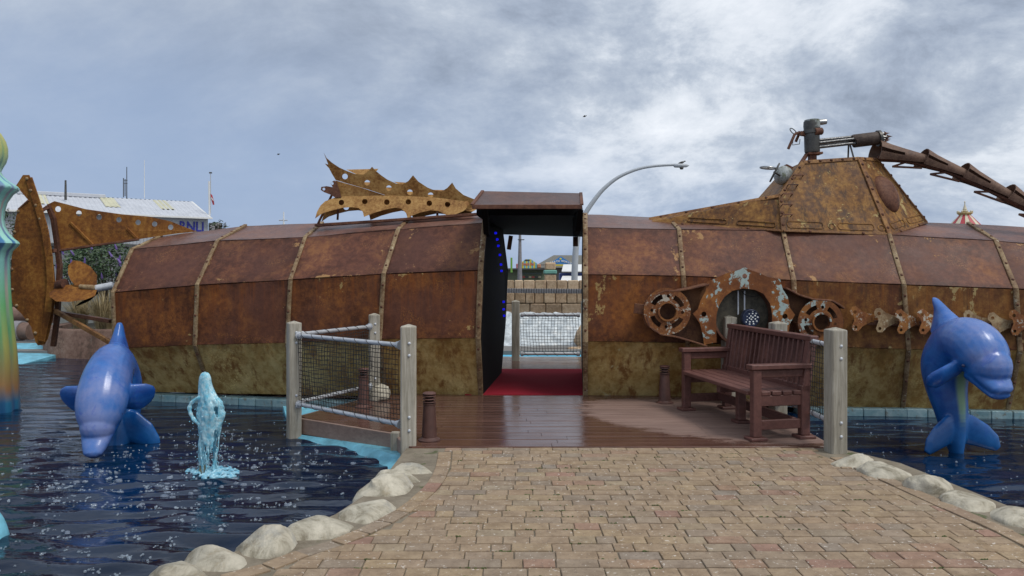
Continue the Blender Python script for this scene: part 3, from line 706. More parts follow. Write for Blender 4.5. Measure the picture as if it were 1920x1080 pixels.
# conning tower, welded to the hull
def tower():
    A, B = RG['R1'][0][0], RG['R3'][0][0]; ax = V((B.x - A.x, B.y - A.y, 0)).normalized(); bk = V((-ax.y, ax.x, 0))
    def mir(p): return p + bk * 2 * (A - p).dot(bk)
    def quad(vs, th=.015):
        n = (vs[1] - vs[0]).cross(vs[-1] - vs[0]).normalized(); k = len(vs); o = [v + n * th for v in vs]; u = [v - n * th for v in vs]
        return o + u, [list(range(k)), list(range(k, 2 * k))[::-1]] + [[i, (i + 1) % k, k + (i + 1) % k, k + i] for i in range(k)]
    sr, sf = P(1468, 434, 9.40), P(1667, 441, 9.38); tf, tr, rm = P(1610, 299, 9.85), P(1505, 306, 9.85), P(1463, 369, 9.62)
    nf, nb = P(1644, 301, 10.12), P(1736, 418, 10.05)
    w0 = P(1217, 413, 10.28); w1 = P(1222, 418, 10.1)
    root = MB().add(*quad([sr, sf, tf, tr, rm])).build('conning_tower', M['tower'], sub)
    def pan(nm, vs): return MB().add(*quad(vs)).build(nm, M['tower'], root)
    pan('front_panel', [sf, nb, nf, tf])
    pan('fairing_panel', [w1, sr, rm, w0])
    pan('far_panel', [mir(sr), mir(sf), mir(tf), mir(tr), mir(rm)]); pan('far_front_panel', [mir(sf), mir(nb), mir(nf), mir(tf)]); pan('far_fairing', [mir(w1), mir(sr), mir(rm), mir(w0)])
    pan('nose_panel', [nb, mir(nb), mir(nf), nf]); pan('rear_panel', [rm, tr, mir(tr), mir(rm)])
    pan('top_panel', [tr, tf, nf, mir(nf), mir(tf), mir(tr)]); pan('fairing_top', [w0, rm, mir(rm), mir(w0)])
    riv = MB()
    def strap(a, b, w=.05, n=None, nrm=None, nm='angle_strap'):
        nrm = (nrm or V((0, -1, .1))).normalized(); MB().bar(a + nrm * .018, b + nrm * .018, w, .02, up=nrm).build(nm, M['strap2'], root)
        k = n or max(2, int((b - a).length / .2))
        for j in range(k): riv.dome(a.lerp(b, (j + .5) / k) + nrm * .03, nrm, .02)
    nS = (sf - sr).cross(tr - sr).normalized(); nS = -nS if nS.y > 0 else nS
    nF = (nb - sf).cross(tf - sf).normalized(); nF = -nF if nF.y > 0 else nF
    strap(sf.lerp(tf, .0), tf, .07, 6, (nS + nF)); strap(tr, tf, .055, 5, nS); strap(rm, tr, .06, 3, nS); strap(sr, rm, .06, 3, nS); strap(tf, nf, .05, 2, nF); strap(nf, nb, .05, 6, nF + V((.5, 0, 0)))
    nW = (sr - w1).cross(rm - w1).normalized(); nW = -nW if nW.y > 0 else nW
    strap(w0, rm, .06, 5, nW + V((0, 0, .4)))
    strap(sr, sf, .03, 2, nS); strap(sf, nb, .03, 2, nF); strap(w1, sr, .03, 2, nW)
    o = riv.build('rivet', M['dark_rust'], root, 60); o['kind'] = 'stuff'
    for i, y in enumerate((332, 350, 367, 387, 406)):                      # ladder rungs
        x = (1493, 1483, 1473, 1472, 1472)[i]; d = 9.77 - (y - 332) * .0046
        a, b = P(x - 8, y, d), P(x + 10, y, d); out = V((0, -.07, .02))
        MB().tube([a, a + out, b + out, b], .008, 6).build('ladder_rung', M['dark_rust'], root, 60)
    # oval blister on the front facet
    c = P(1658, 366, 9.82); t = (tf - sf).normalized(); u = nF.cross(t).normalized(); mb = MB(); prof = []
    for i in range(8):
        a = math.pi / 2 * i / 7.01; prof.append([c + nF * (.015 + .13 * math.sin(a)) + (t * .28 * math.sin(2 * math.pi * j / 24) + u * .20 * math.cos(2 * math.pi * j / 24)) * math.cos(a) for j in range(24)])
    mb.rings(prof); mb.build('blister', M['dark_rust'], root, 60)
    # pressed slots along the foot
    def slot(p, q, nrm, h):
        up = (q - p).cross(nrm).normalized(); up = -up if up.z < 0 else up; pts = []
        for s, e in ((p, -1), (q, 1)):
            d = (q - p).normalized() * e
            for k in range(5):
                a = -math.pi / 2 + math.pi * k / 4; a *= e; pts.append(s + d * h * math.cos(a) * .6 + up * h * math.sin(a) * (1 if e == 1 else 1) + nrm * .018)
        pts = [p + (q - p) * 0 for p in pts]
        MB().tube(pts, .007, 5, closed=True).build('pressed_rib', M['tower'], root, 60)
    def on(a, b, s, up): return a.lerp(b, s) + up
    U = (tr - sr).normalized()
    for s0, s1 in ((.04, .34), (.52, .82)): slot(sr.lerp(sf, s0) + U * .1, sr.lerp(sf, s1) + U * .1, nS, .045)
    for s0, s1 in ((.30, .58), (.68, .94)): slot(w1.lerp(sr, s0) + (rm - sr).normalized() * .08, w1.lerp(sr, s1) + (rm - sr).normalized() * .08, nW, .03)
    slot(sf.lerp(nb, .12) + (tf - sf).normalized() * .1, sf.lerp(nb, .42) + (tf - sf).normalized() * .1, nF, .04); slot(sf.lerp(nb, .55) + (tf - sf).normalized() * .1, sf.lerp(nb, .9) + (tf - sf).normalized() * .09, nF, .04)
    for p in (sr.lerp(sf, .44) + U * .1, sr.lerp(sf, .91) + U * .1): MB().lathe(p, [(.05, 0), (.05, .02), (.035, .025), (.035, .005)], 14, nS, loop=True).build('pressed_ring', M['tower'], root, 60)
M['strap2'] = rust('rust_strap_brown', (.10, .045, .022), (.18, .085, .035), (.30, .16, .06), rough=.6, streak=.3, flake=(.42, .30, .14), flake_amt=.62, scale=2.0)
tower()
M['gunrust'] = rust('gun_rust', (.04, .03, .026), (.07, .05, .042), (.11, .08, .062), rough=.5, scale=3)
M['gunrod'] = plain('dark_steel', (.12, .12, .12), .28, .8, .3, 14)
def tower_gear():
    D = 10.1
    # gun on its stand
    body = MB().lathe(P(1523, 286, D), [(.001, 0), (.095, .0), (.10, .02), (.10, .25), (.115, .255), (.115, .30), (.10, .305), (.105, .36), (.10, .42), (.04, .425), (.001, .426)], 20, (-.03, 0, 1)).build('harpoon_gun', M['gun'], sub, 40)
    MB().lathe(P(1523, 243, D), [(.10, .02), (.104, .03), (.098, .13), (.07, .137), (.001, .138)], 20, (-.03, 0, 1)).build('cap', M['tank'], body, 40)
    MB().tube([P(1535, 229, D), P(1541, 229, D), P(1549, 228, D)], [.035, .04, .036], 10).build('outlet', M['steel'], body, 40)
    MB().bar(P(1545, 228, D), P(1550, 224, D), .02, .012).build('tap_lever', M['gun'], body)
    MB().tube([P(1527, 247, D - .09), P(1540, 246, D - .06)], [.05, .05], 12).build('side_drum', M['dark_rust'], body, 40)
    for i in range(4):                                                      # long rods
        y0, y1, dd = ((263, 256, 0), (268, 260, -.05), (276, 268, -.04), (273, 265, .05))[i]
        MB().tube([P(1536, y0, D + dd), P(1606, y1, D + dd)], .021, 8).build('barrel_rod', M['gunrod'], body, 60)
    MB().tube([P(1600, 265, D), P(1601, 264.5, D), P(1646, 259, D), P(1650, 258.5, D)], [.082, .09, .09, .086], 16).build('barrel_shroud', M['gunrust'], body, 40)
    MB().tube([P(1645, 259.5, D), P(1650, 258.8, D)], [.108, .108], 16).build('muzzle_collar', M['gun'], body, 40)
    for i, (y, dd, ln) in enumerate(((251, 0, 12), (257, -.05, 17), (265, -.03, 12), (256, .05, 13), (262, .04, 14))):
        MB().tube([P(1650, y, D + dd), P(1650 + ln - 3, y - .8, D + dd)], .016, 7).build('harpoon', M['steel'], body, 60)
        MB().lathe(P(1650 + ln - 4, y - .7, D + dd), [(.006, 0), (.030, .002), (.012, .03), (.001, .075)], 8, (1, 0, .08)).build('harpoon_tip', M['dark_rust'], body)
    MB().bar(P(1523, 286, D), P(1523, 310, D), .09, .09).build('pedestal', M['dark_rust'], body)
    MB().bar(P(1512, 289, D), P(1539, 288, D), .16, .03).build('foot_plate', M['dark_rust'], body)
    MB().bar(P(1513, 289, D), P(1498, 312, D - .1), .05, .035).build('stay', M['dark_rust'], body)
    for a, b in ((P(1591, 273, D), P(1590, 302, D + .1)), (P(1594, 272, D), P(1602, 301, D - .1))): MB().tube([a, b], .011, 6).build('barrel_stay', M['gun'], body)
    MB().bar(P(1512, 252, D), P(1500, 250, D), .05, .06).build('handle_bracket', M['dark_rust'], body)
    MB().tube([P(1499, 248, D - .06), P(1490, 252, D - .08), P(1478, 279, D - .1)], .019, 7).build('handle', M['dark_rust'], body, 60)
    MB().tube([P(1500, 246, D + .06), P(1497, 254, D + .08), P(1492, 266, D + .1)], .019, 7).build('handle', M['dark_rust'], body, 60)
    MB().tube([P(1500, 261, D), P(1499, 270, D), P(1486, 272, D), P(1487, 262, D)], .006, 5).build('trigger_guard', M['gun'], body, 60)
    rr = [P(1488, 246, D) + V((.045 * math.cos(a), .01, .05 * math.sin(a) * .6 - .03 * math.cos(a))) for a in [2 * math.pi * i / 14 for i in range(14)]]
    MB().tube(rr, .007, 5, closed=True).build('sight_ring', M['gun'], body, 60)
    MB().bar(P(1497, 250, D), P(1491, 248, D), .02, .015).build('sight_arm', M['dark_rust'], body)
    # tank with valve wheel behind the tower
    ax = (P(1477, 313, 9.95) - P(1457, 345, 9.95)).normalized()
    tk = MB().lathe(P(1459, 344, 9.95), [(.001, 0), (.05, .005), (.095, .05), (.11, .11), (.105, .19), (.075, .235), (.05, .245), (.001, .246)], 18, ax).build('air_tank', M['tank'], sub, 50)
    MB().bar(P(1471, 312, 9.95), P(1484, 318, 9.95), .09, .06).build('tank_clamp', M['dark_rust'], tk)
    c = P(1452.5, 323.5, 9.8); u = (P(1461, 307, 9.8) - P(1444, 340, 9.8)).normalized(); w = V((.25, .95, .1)).normalized(); w = (w - u * w.dot(u)).normalized(); rad = .133
    pts = [c + u * rad * math.cos(a) + w * rad * .35 * math.sin(a) for a in [2 * math.pi * i / 24 for i in range(24)]]
    wh = MB().tube(pts, .011, 6, closed=True); wh.tube([c - u * rad, c + u * rad], .008, 5); wh.tube([c - w * rad * .35, c + w * rad * .35], .008, 5); wh.ball(c, .02); wh.tube([c, P(1466, 331, 9.9)], .012, 6); wh.build('valve_wheel', M['gun'], tk, 60)
    c = P(1440, 315, 9.8); pts = [c + V((.098 * math.cos(a), .09 * math.sin(a), -.01 * math.cos(a))) for a in [2 * math.pi * i / 24 for i in range(24)]]
    pl = MB().tube(pts, .011, 6, closed=True); pl.tube([c - V((.098, 0, 0)), P(1460, 317, 9.9)], .008, 5); pl.tube([c - V((0, .09, 0)), c + V((0, .09, 0))], .007, 5); pl.build('valve_wheel', M['steel'], tk, 60)
    # armoured spine running from the tower towards the bow
    cl = [(1645, 287, 10.1), (1732, 300, 9.95), (1806, 326, 9.8), (1890, 366, 9.62), (1975, 412, 9.45), (2060, 462, 9.3)]
    sp = MB()
    pts = [P(x, y + 9, d) for x, y, d in cl]; sp.tube(catmull(pts, 5), .028, 8); spine = sp.build('bow_spine', M['dark_rust'], sub, 60)
    for i in range(5):
        a, b = P(*cl[i]), P(*cl[i + 1]); t = (b - a).normalized(); u = V((0, 1, 0)); w = t.cross(u).normalized(); w = -w if w.z < 0 else w
        mb = MB(); r0, r1 = (.165, .07) if i == 0 else (.135, .062); rows = []
        a2 = a - t * .03
        for s in range(5):
            f = s / 4; c = a2.lerp(b + t * .03, f); r = r0 + (r1 - r0) * f; flare = .02 * (1 - f) ** 6
            rows.append([c + u * (r + flare) * math.cos(th) + w * (r + flare) * math.sin(th) * 1.0 for th in [R(-35 + 250 * k / 14) for k in range(15)]])
        vs = [p for q in rows for p in q]; off = len(vs); inn = []
        for s in range(5):
            c = a2.lerp(b + t * .03, s / 4)
            inn += [c + (p - c) * .93 for p in rows[s]]
        fs = []
        for s in range(4):
            for k in range(14):
                if s in (0, 1) and k in (11,): continue                      # slot cut in the near flank
                q = [s * 15 + k, s * 15 + k + 1, (s + 1) * 15 + k + 1, (s + 1) * 15 + k]; fs.append(q); fs.append([x + off for x in q[::-1]])
        for k in range(14):
            for s in (0, 4): q = [s * 15 + k, s * 15 + k + 1]; fs.append([q[0], q[1], q[1] + off, q[0] + off])
        for s in range(4):
            for k in (0, 14): fs.append([s * 15 + k, (s + 1) * 15 + k, (s + 1) * 15 + k + off, s * 15 + k + off])
        mb.add(vs + inn, fs).build('spine_shell', M['shell'], spine, 35)
        hk = MB(); h0 = b - w * .05 - t * (.18 if i else .18); tip = h0 - t * .18 - w * .10; e = h0 + t * .18 - w * .06
        hk.bar(h0, tip, .03, .025); hk.bar(tip, e, .03, .025); hk.build('spine_hook', M['dark_rust'], spine)
M['shell'] = rust('rust_shell', (.10, .058, .042), (.155, .09, .062), (.21, .13, .09), rough=.55, streak=.2, scale=2.5, flake=(.36, .30, .24), flake_amt=.66)
tower_gear()

# dorsal crest of toothed plates
def crest():
    q = lambda pts: [(560 + x / 3.4286, 260 + y / 3.4286) for x, y in pts]
    up = q([(160, 88), (180, 125), (215, 155), (260, 185), (310, 208), (360, 226), (415, 232), (448, 208), (472, 180), (490, 202), (530, 235), (570, 263), (625, 288), (665, 295), (705, 272), (735, 235), (770, 276), (830, 315), (880, 335), (920, 338), (955, 317), (987, 282), (1010, 320), (1060, 362), (1130, 390), (1118, 440), (1090, 455), (1050, 450), (900, 384), (730, 374), (550, 360), (400, 312), (238, 266), (216, 230), (195, 190), (168, 160), (190, 166)])
    uh = [circ(*q([(x, y)])[0], 5.3) for x, y in ((298, 243), (441, 284), (580, 318), (715, 345), (848, 364), (1078, 418))]
    lo = q([(105, 514), (118, 470), (140, 430), (170, 402), (230, 380), (300, 370), (500, 366), (700, 368), (900, 380), (1060, 402), (1085, 440), (1060, 465), (990, 495), (940, 487), (900, 465), (850, 460), (780, 475), (735, 492), (700, 510), (690, 478), (660, 450), (620, 443), (560, 455), (490, 475), (420, 503), (412, 470), (385, 446), (340, 440), (280, 445), (200, 465), (150, 482)])
    lh = [circ(*q([(x, y)])[0], 5.2) for x, y in ((275, 410), (425, 404), (567, 408), (705, 406), (840, 415), (957, 422))]
    root = weld(plate(up, uh, lambda x, y: 10.35 - (366 - y) * .002, .014).build('dorsal_crest', M['fin'], sub))
    weld(plate(lo, lh, lambda x, y: 10.33 - (y - 366) * .004, .014).build('lower_plate', M['fin'], root))
    sh = [(x + 14 - (x - 600) * .02, y + 4) for x, y in up]; hh = [[(x + 14, y + 4) for x, y in h] for h in uh]
    weld(plate(sh, hh, lambda x, y: 10.5 + (380 - y) * .006, .014).build('far_plate', M['fin'], root))
    lo2 = [(x + 12, y + (6 if y > 372 else 3)) for x, y in lo]; weld(plate(lo2, [[(x + 9, y + 9) for x, y in lh[0]]], lambda x, y: 10.52 + (y - 366) * .004, .014).build('far_lower_plate', M['fin'], root))
    fil = q([(236, 268), (320, 292), (400, 314), (550, 362), (720, 376), (720, 392), (500, 390), (300, 392), (268, 378), (250, 320)]); weld(plate(fil, [], lambda x, y: 10.38, .012).build('web_plate', M['fin'], root))
    br = q([(228, 268), (205, 285), (218, 312), (180, 305), (145, 310), (142, 330), (165, 345), (210, 362), (235, 380), (275, 376), (262, 330), (245, 280)])
    weld(plate(br, [circ(*q([(162, 324)])[0], 2.6, 10), circ(*q([(216, 288)])[0], 2.6, 10)], lambda x, y: 10.3, .02).build('end_bracket', M['dark_rust'], root))
    for a, b in (((622, 366), (596, 420)), ((634, 392), (633, 412)), ((820, 398), (820, 406))): MB().tube([P(a[0], a[1], 10.4), P(b[0], b[1], 10.45)], .016, 6).build('crest_stay', M['dark_rust'], root)
    MB().bar(P(592, 423, 10.35), P(905, 401, 10.1), .1, .035).build('crest_rail', M['dark_rust'], root)
crest()

# tail: rudder, tail fin, screw
def tail():
    D = 10.45
    out = [(30, 348), (43, 328), (55, 328), (62, 342), (74, 378), (90, 430), (99, 480), (104, 530), (104, 560), (99, 600), (90, 635), (84, 646), (71, 648), (66, 640), (58, 612), (40, 588), (26, 575), (21, 560), (21, 510), (24, 450), (30, 405), (36, 391), (52, 374)]
    rd = weld(plate(out, [], lambda x, y: D + (x - 60) * .001, .03).build('rudder', M['tail'], sub)); riv = MB()
    edge = [(50, 335), (57, 357), (67, 385), (75, 410), (85, 436), (91, 467), (95, 495), (97, 524), (91, 580), (84, 620), (66, 625), (51, 600), (31, 573), (23, 543), (22, 505), (21, 470), (27, 435), (34, 396)]
    for i_, (x, y) in enumerate(edge): riv.dome(P(x, y, D + (x - 60) * .001 - (.046 if i_ < 10 else .017)), (0, -1, 0), .024)
    rv = riv.build('rivet', M['strap'], rd, 60); rv['kind'] = 'stuff'
    for pts in ([(54, 334), (70, 382), (84, 430), (92, 480), (95, 530), (90, 585), (78, 640)],):
        vs = [P(x, y, D - .035) for x, y in pts]
        for a, b in zip(vs, vs[1:]): MB().bar(a, b, .1, .016, up=(0, -1, 0)).build('edge_strap', M['tail'], rd)
    MB().bar(P(37, 393, D), P(56, 376, D), .02, .09, up=(0, -1, 0)).build('rudder_stay', M['dark_rust'], rd)
    fo = [(88, 384), (102, 377), (160, 392), (230, 402), (280, 406), (320, 415), (350, 427), (370, 434), (330, 438), (270, 447), (190, 459), (108, 470), (104, 430), (97, 400)]
    hol = [circ(109, 392, 5.4), circ(148, 400, 5.2), circ(186, 407, 5.1), circ(223, 412, 5), circ(259, 417, 5), circ(290, 420, 4.9), circ(320, 426, 5)]
    fd = lambda x, y: 10.55 + (x - 90) * .0018
    fn = weld(plate(fo, hol, fd, .02).build('tail_fin', M['tail'], sub))
    for a, b in (((132, 417), (174, 459)), ((238, 428), (258, 448))):
        A, B = P(*a, fd(*a) - .02), P(*b, fd(*b) - .02); MB().bar(A, B, .035, .035, up=(0, -1, 0)).build('stiffener', M['tail'], fn)
    MB().bar(P(109, 470, 10.55), P(260, 449, 10.8), .09, .03).build('foot_flange', M['dark_rust'], fn)
    pst = [(90, 385), (100, 410), (106, 450), (112, 500), (110, 540), (108, 590), (100, 648)]
    mb = MB(); vs = [P(x, y, D + .08) for x, y in pst]
    for a, b in zip(vs, vs[1:]): mb.bar(a, b + (b - a).normalized() * .01, .06, .06, up=(0, -1, 0))
    ps = mb.build('stern_post', M['dark_rust'], sub)
    for a, b, w in (((104, 470), (95, 471), .05), ((78, 395), (90, 388), .05), ((100, 587), (112, 588), .05)): MB().bar(P(*a, D), P(*b, D + .05), w, w).build('hinge', M['dark_rust'], ps)
    MB().bar(P(108, 586, D + .05), P(208, 602, 10.2), .07, .05).build('stern_strut', M['dark_rust'], sub)
    MB().bar(P(104, 583, D + .0), P(212, 645, 9.95), .05, .06).build('stern_strut', M['strap2'], sub)
    # screw
    hub = MB().tube([P(108, 545, 10.42), P(112, 534, 10.4), P(122, 532, 10.38)], [.05, .075, .075], 12).build('screw', M['dark_rust'], sub, 50)
    MB().tube([P(180, 541, 10.3), P(212, 535, 10.35)], .05, 12).build('shaft', M['galv'], hub, 60)
    b1 = [(181, 540), (182, 516), (170, 500), (152, 490), (137, 488), (128, 498), (127, 512), (132, 525), (140, 535), (160, 540)]
    b2 = [(182, 543), (178, 555), (160, 562), (130, 566), (105, 565), (93, 556), (92, 549), (105, 540), (125, 534), (145, 533), (165, 538)]
    weld(plate(b1, [], lambda x, y: 10.33 + (540 - y) * .003, .02).build('blade', M['tail'], hub)); weld(plate(b2, [], lambda x, y: 10.3 - (x - 135) * .001 - (y - 545) * .008, .02).build('blade', M['tail'], hub))
    b3 = [(182, 545), (170, 556), (150, 567), (140, 575), (150, 572), (170, 563), (184, 550)]
    weld(plate(b3, [], lambda x, y: 10.42, .02).build('blade', M['black'], hub))
    MB().tube([P(150, 537, 10.31), P(182, 541, 10.3)], [.03, .05], 10).build('boss', M['strap'], hub, 60)
tail()

# machinery plates bolted on the right flank
def machinery():
    q = lambda pts: [(1200 + x / 4.8, 490 + y / 4.8) for x, y in pts]
    D = 8.78
    arch = []
    cx, cy = 1395, 592
    pts = q([(475, 470), (520, 430), (545, 350), (590, 270), (605, 180), (650, 165), (680, 150), (760, 115), (820, 95), (900, 75), (940, 50), (985, 75), (1060, 100), (1150, 140), (1260, 160), (1285, 250), (1330, 320), (1350, 420), (1395, 480), (1350, 560), (1330, 680), (1260, 700), (1190, 640), (1190, 480), (1170, 380), (1110, 290), (1030, 255), (930, 243), (830, 265), (760, 320), (715, 390), (690, 470), (685, 560), (690, 730), (600, 745), (580, 780), (565, 660), (540, 560)])
    hol = [circ(*q([(575, 475)])[0], 4.8), circ(*q([(943, 133)])[0], 4.6), circ(*q([(1305, 495)])[0], 5)]
    dl = lambda x, y: hull_d(x, y) - .16
    root = weld(plate(pts, hol, lambda x, y: D, .03).build('machinery_arch', M['flaked'], sub))
    # drum behind the arch, the floodlight in it
    c = P(1395, 593, D + .012); rr = []
    mb = MB(); R0_ = 53 * D / FPX
    prof = [[c + V((r * math.cos(2 * math.pi * j / 32), dy, r * math.sin(2 * math.pi * j / 32))) for j in range(32)] for r, dy in ((R0_ * 1.02, 0), (R0_ * 1.02, .2), (R0_ * 1.1, .2), (R0_ * 1.1, 0))]
    mb.rings(prof, cap=False, closed=True); mb.build('drum', M['dark_rust'], root, 40)
    MB().lathe(c + V((0, .15, 0)), [(.001, 0), (R0_ * 1.06, 0), (R0_ * 1.06, .02), (.001, .02)], 28, (0, 1, 0)).build('back_plate', M['drumback'], root)
    for x in (1384, 1396): MB().bar(P(x, 545, D + .1), P(x, 590 if x < 1390 else 625, D + .1), .018, .012, up=(0, -1, 0)).build('slotted_strip', M['galv'], root)
    MB().tube(catmull([P(1390, 545, D + .1), P(1398, 553, D + .09), P(1412, 556, D + .09), P(1424, 553, D + .1)], 4), .005, 5).build('cable', M['rubber'], root)
    lt = MB().lathe(P(1402, 595, D + .09), [(.001, 0), (.085, 0), (.104, .03), (.104, .10), (.098, .106), (.094, .095), (.001, .093)], 24, (0.08, -1, -.05)).build('floodlight', M['bluehouse'], root, 40)
    k = MB()
    for r, n in ((.02, 4), (.052, 8), (.078, 10)):
        for i in range(n):
            a = 2 * math.pi * i / n + r * 9; k.dome(P(1402, 595, D + .09) + V((.01 + r * math.cos(a), -.092, r * math.sin(a))), (0, -1, 0), .0115)
    o = k.build('lens', M['lens'], lt, 60); o['kind'] = 'stuff'
    # tapered side housings and ring flanges
    def housing(pts, nm):
        for a, b in zip(pts, pts[1:]):
            A, B = q([a])[0], q([b])[0]; MB().bar(P(*A, D + .1), P(*B, D + .1), .26, .02, up=(0, 0, 1)).build(nm, M['housing'], root)
    housing([(598, 205), (450, 240), (330, 262), (200, 262), (110, 310), (50, 390), (38, 480), (70, 580), (170, 650), (300, 670), (440, 710), (580, 755)], 'side_casing')
    housing([(1285, 240), (1400, 300), (1530, 340), (1690, 350), (1760, 390), (1800, 420)], 'side_casing')
    housing([(1390, 545), (1440, 660), (1500, 720)], 'side_casing')
    for pl_ in ([(598, 205), (450, 240), (330, 262), (200, 262), (110, 310), (50, 390), (38, 480), (70, 580), (170, 650), (300, 670), (440, 710), (580, 755), (640, 500)], [(1285, 240), (1400, 300), (1530, 340), (1690, 350), (1800, 420), (1840, 540), (1790, 680), (1640, 750), (1500, 720), (1440, 660), (1390, 545), (1300, 420)]):
        weld(plate(q(pl_), [], lambda u, w: D + .14, .02).build('casing_back', M['casing'], root))
    def flange(cx, cy, rx, mat, rot):
        x, y = q([(cx, cy)])[0]; r = rx / 4.8; hol = [circ(x, y, r * .355, 20)]
        for k in range(4):
            a = R(90 * k + rot); hol.append(circ(x + r * .655 * math.cos(a), y + r * .655 * math.sin(a), r * .07, 10))
        def arc(a0, a1):
            A = [R(a0 + (a1 - a0) * i / 8) for i in range(9)]
            return [(x + r * .76 * math.cos(a), y + r * .76 * math.sin(a)) for a in A] + [(x + r * .56 * math.cos(a), y + r * .56 * math.sin(a)) for a in A[::-1]]
        for k in range(4): hol.append(arc(90 * k + rot + 22, 90 * k + rot + 68))
        o = weld(plate(circ(x, y, r, 40), hol, lambda u, w: D - .01, .035).build('ring_flange', mat, root))
        MB().lathe(P(x, y, D - .01), [(r * .35 * D / FPX, 0), (r * .42 * D / FPX, 0), (r * .42 * D / FPX, .05), (r * .35 * D / FPX, .05)], 24, (0, -1, 0), loop=True).build('hub_ring', mat, o, 40)
        return o
    flange(245, 450, 212, M['flaked_white'], 4); flange(1625, 545, 205, M['flaked2'], 8)
    # row of lugged brackets towards the bow
    r2 = lambda pts: [(1180 + x / 2.595, 480 + y / 2.595) for x, y in pts]
    for i, (x, y, s, dark) in enumerate(((1098, 272, 1.12, 0), (1215, 280, 1.1, 0), (1318, 287, 1.1, 0), (1425, 285, 1.15, 0), (1540, 292, 1.1, 0), (1650, 290, 1.1, 0), (1768, 302, 1.12, 0), (1872, 290, 1.15, 0))):
        o = [(-22, -8), (-14, -22), (4, -26), (30, -4), (62, 8), (110, 12), (116, 50), (70, 44), (34, 62), (14, 84), (-6, 82), (-14, 66), (-8, 48), (-2, 34), (-6, 18), (-20, 8)]
        pp = r2([(x + a * s, y + b * s) for a, b in o]); d = hull_d(*pp[0]) - .09
        weld(plate(pp, [circ(*r2([(x, y)])[0], 3.4, 10), circ(*r2([(x + 4, y + 66 * s)])[0], 3, 10)], lambda u, w, d=d: d - (pp[4][0] - u) * .0015, .02).build('lug_bracket', M['flaked_white'] if i in (0, 2, 3, 7) else M['strap'], sub))
    for a, b in ((1600, 1700), (1700, 1800), (1800, 1925)): MB().bar(P(a, 604 + (a - 1600) * .02, hull_d(a, 604) - .04), P(b, 604 + (b - 1600) * .02, hull_d(b, 604) - .04), .06, .06).build('lug_rail', M['dark_rust'], sub)
M['casing'] = rust('rust_casing', (.06, .028, .018), (.10, .046, .026), (.16, .075, .036), rough=.65, streak=.4)
M['drumback'] = rust('rust_drum', (.05, .045, .035), (.10, .09, .07), (.16, .14, .10), rough=.6, streak=.6)
M['housing'] = rust('rust_housing', (.10, .045, .03), (.15, .065, .038), (.21, .10, .05), rough=.6, streak=.2, scale=2)
M['bluehouse'] = plain('navy_housing', (.02, .03, .07), .4, .2, .2)
M['lens'] = plain('lamp_lens', (.62, .64, .62), .15, 0, .1, bump=0)
machinery()

# ------------------------------------------------------------------ netted guard rails
def post(p, top, bot, w, rot, root, bolts=True):
    mb = MB(); rz = Matrix.Rotation(rot, 3, 'Z'); h = w / 2; rings = []
    for z, k in ((bot, 1), (top - .03, 1), (top - .022, .97), (top, .06)):
        c = .012 if k > .5 else 0.0
        o = [(-h * k, -h * k + c), (-h * k + c, -h * k), (h * k - c, -h * k), (h * k, -h * k + c), (h * k, h * k - c), (h * k - c, h * k), (-h * k + c, h * k), (-h * k, h * k - c)]
        rings.append([V((p[0], p[1], z)) + rz @ V((x, y, 0)) for x, y in o])
    po = mb.rings(rings).build('post', M['post'], root)
    if bolts:
        b = MB()
        for z in (.93, .82, .26, .14): b.dome(V((p[0], p[1], z)) + rz @ V((.01, -h, 0)), rz @ V((0, -1, 0)), .016)
        k = b.build('bolt', M['galv'], po, 60); k['kind'] = 'stuff'
    return po
def net(a, b, z0, z1, root, cell=.043, off=0.0, seed=1, wrap=True):
    rng = random.Random(seed); a, b = V((*a, 0)), V((*b, 0)); L_ = (b - a).length; t = (b - a) / L_; nn = V((-t.y, t.x, 0)); n = int(L_ / cell); m = int((z1 - z0) / cell)
    grid = []
    for j in range(m + 1):
        row = []
        for i in range(n + 1):
            s, v = i / n, j / m; bul = .02 * math.sin(math.pi * v) * math.sin(s * 9 + seed); pull = -.012 * abs(math.sin(s * 22 + seed)) * (v > .9)
            skew = .012 * math.sin(v * 3 + seed) + .01 * math.sin(s * 7 + v * 4)
            row.append(a + t * (s * L_ + skew + rng.uniform(-.003, .003)) + nn * (off + bul) + V((0, 0, z0 + v * (z1 - z0) + pull + .015 * math.sin(s * math.pi) * (0 if v > .5 else -1) + rng.uniform(-.003, .003))))
        grid.append(row)
    mb = MB(); r = .0034
    def cord(p, q):
        d = (q - p); u = nn * r; w = d.cross(nn).normalized() * r
        k = len(mb.v); mb.v += [p + u, p + w, p - u, p - w, q + u, q + w, q - u, q - w]
        for c in range(4): mb.f.append([k + c, k + (c + 1) % 4, k + 4 + (c + 1) % 4, k + 4 + c])
    for j in range(m + 1):
        for i in range(n): cord(grid[j][i], grid[j][i + 1])
    for j in range(m):
        for i in range(n + 1): cord(grid[j][i], grid[j + 1][i])
    o = mb.build('net', M['net'], root, fix=False); o['kind'] = 'stuff'; return o
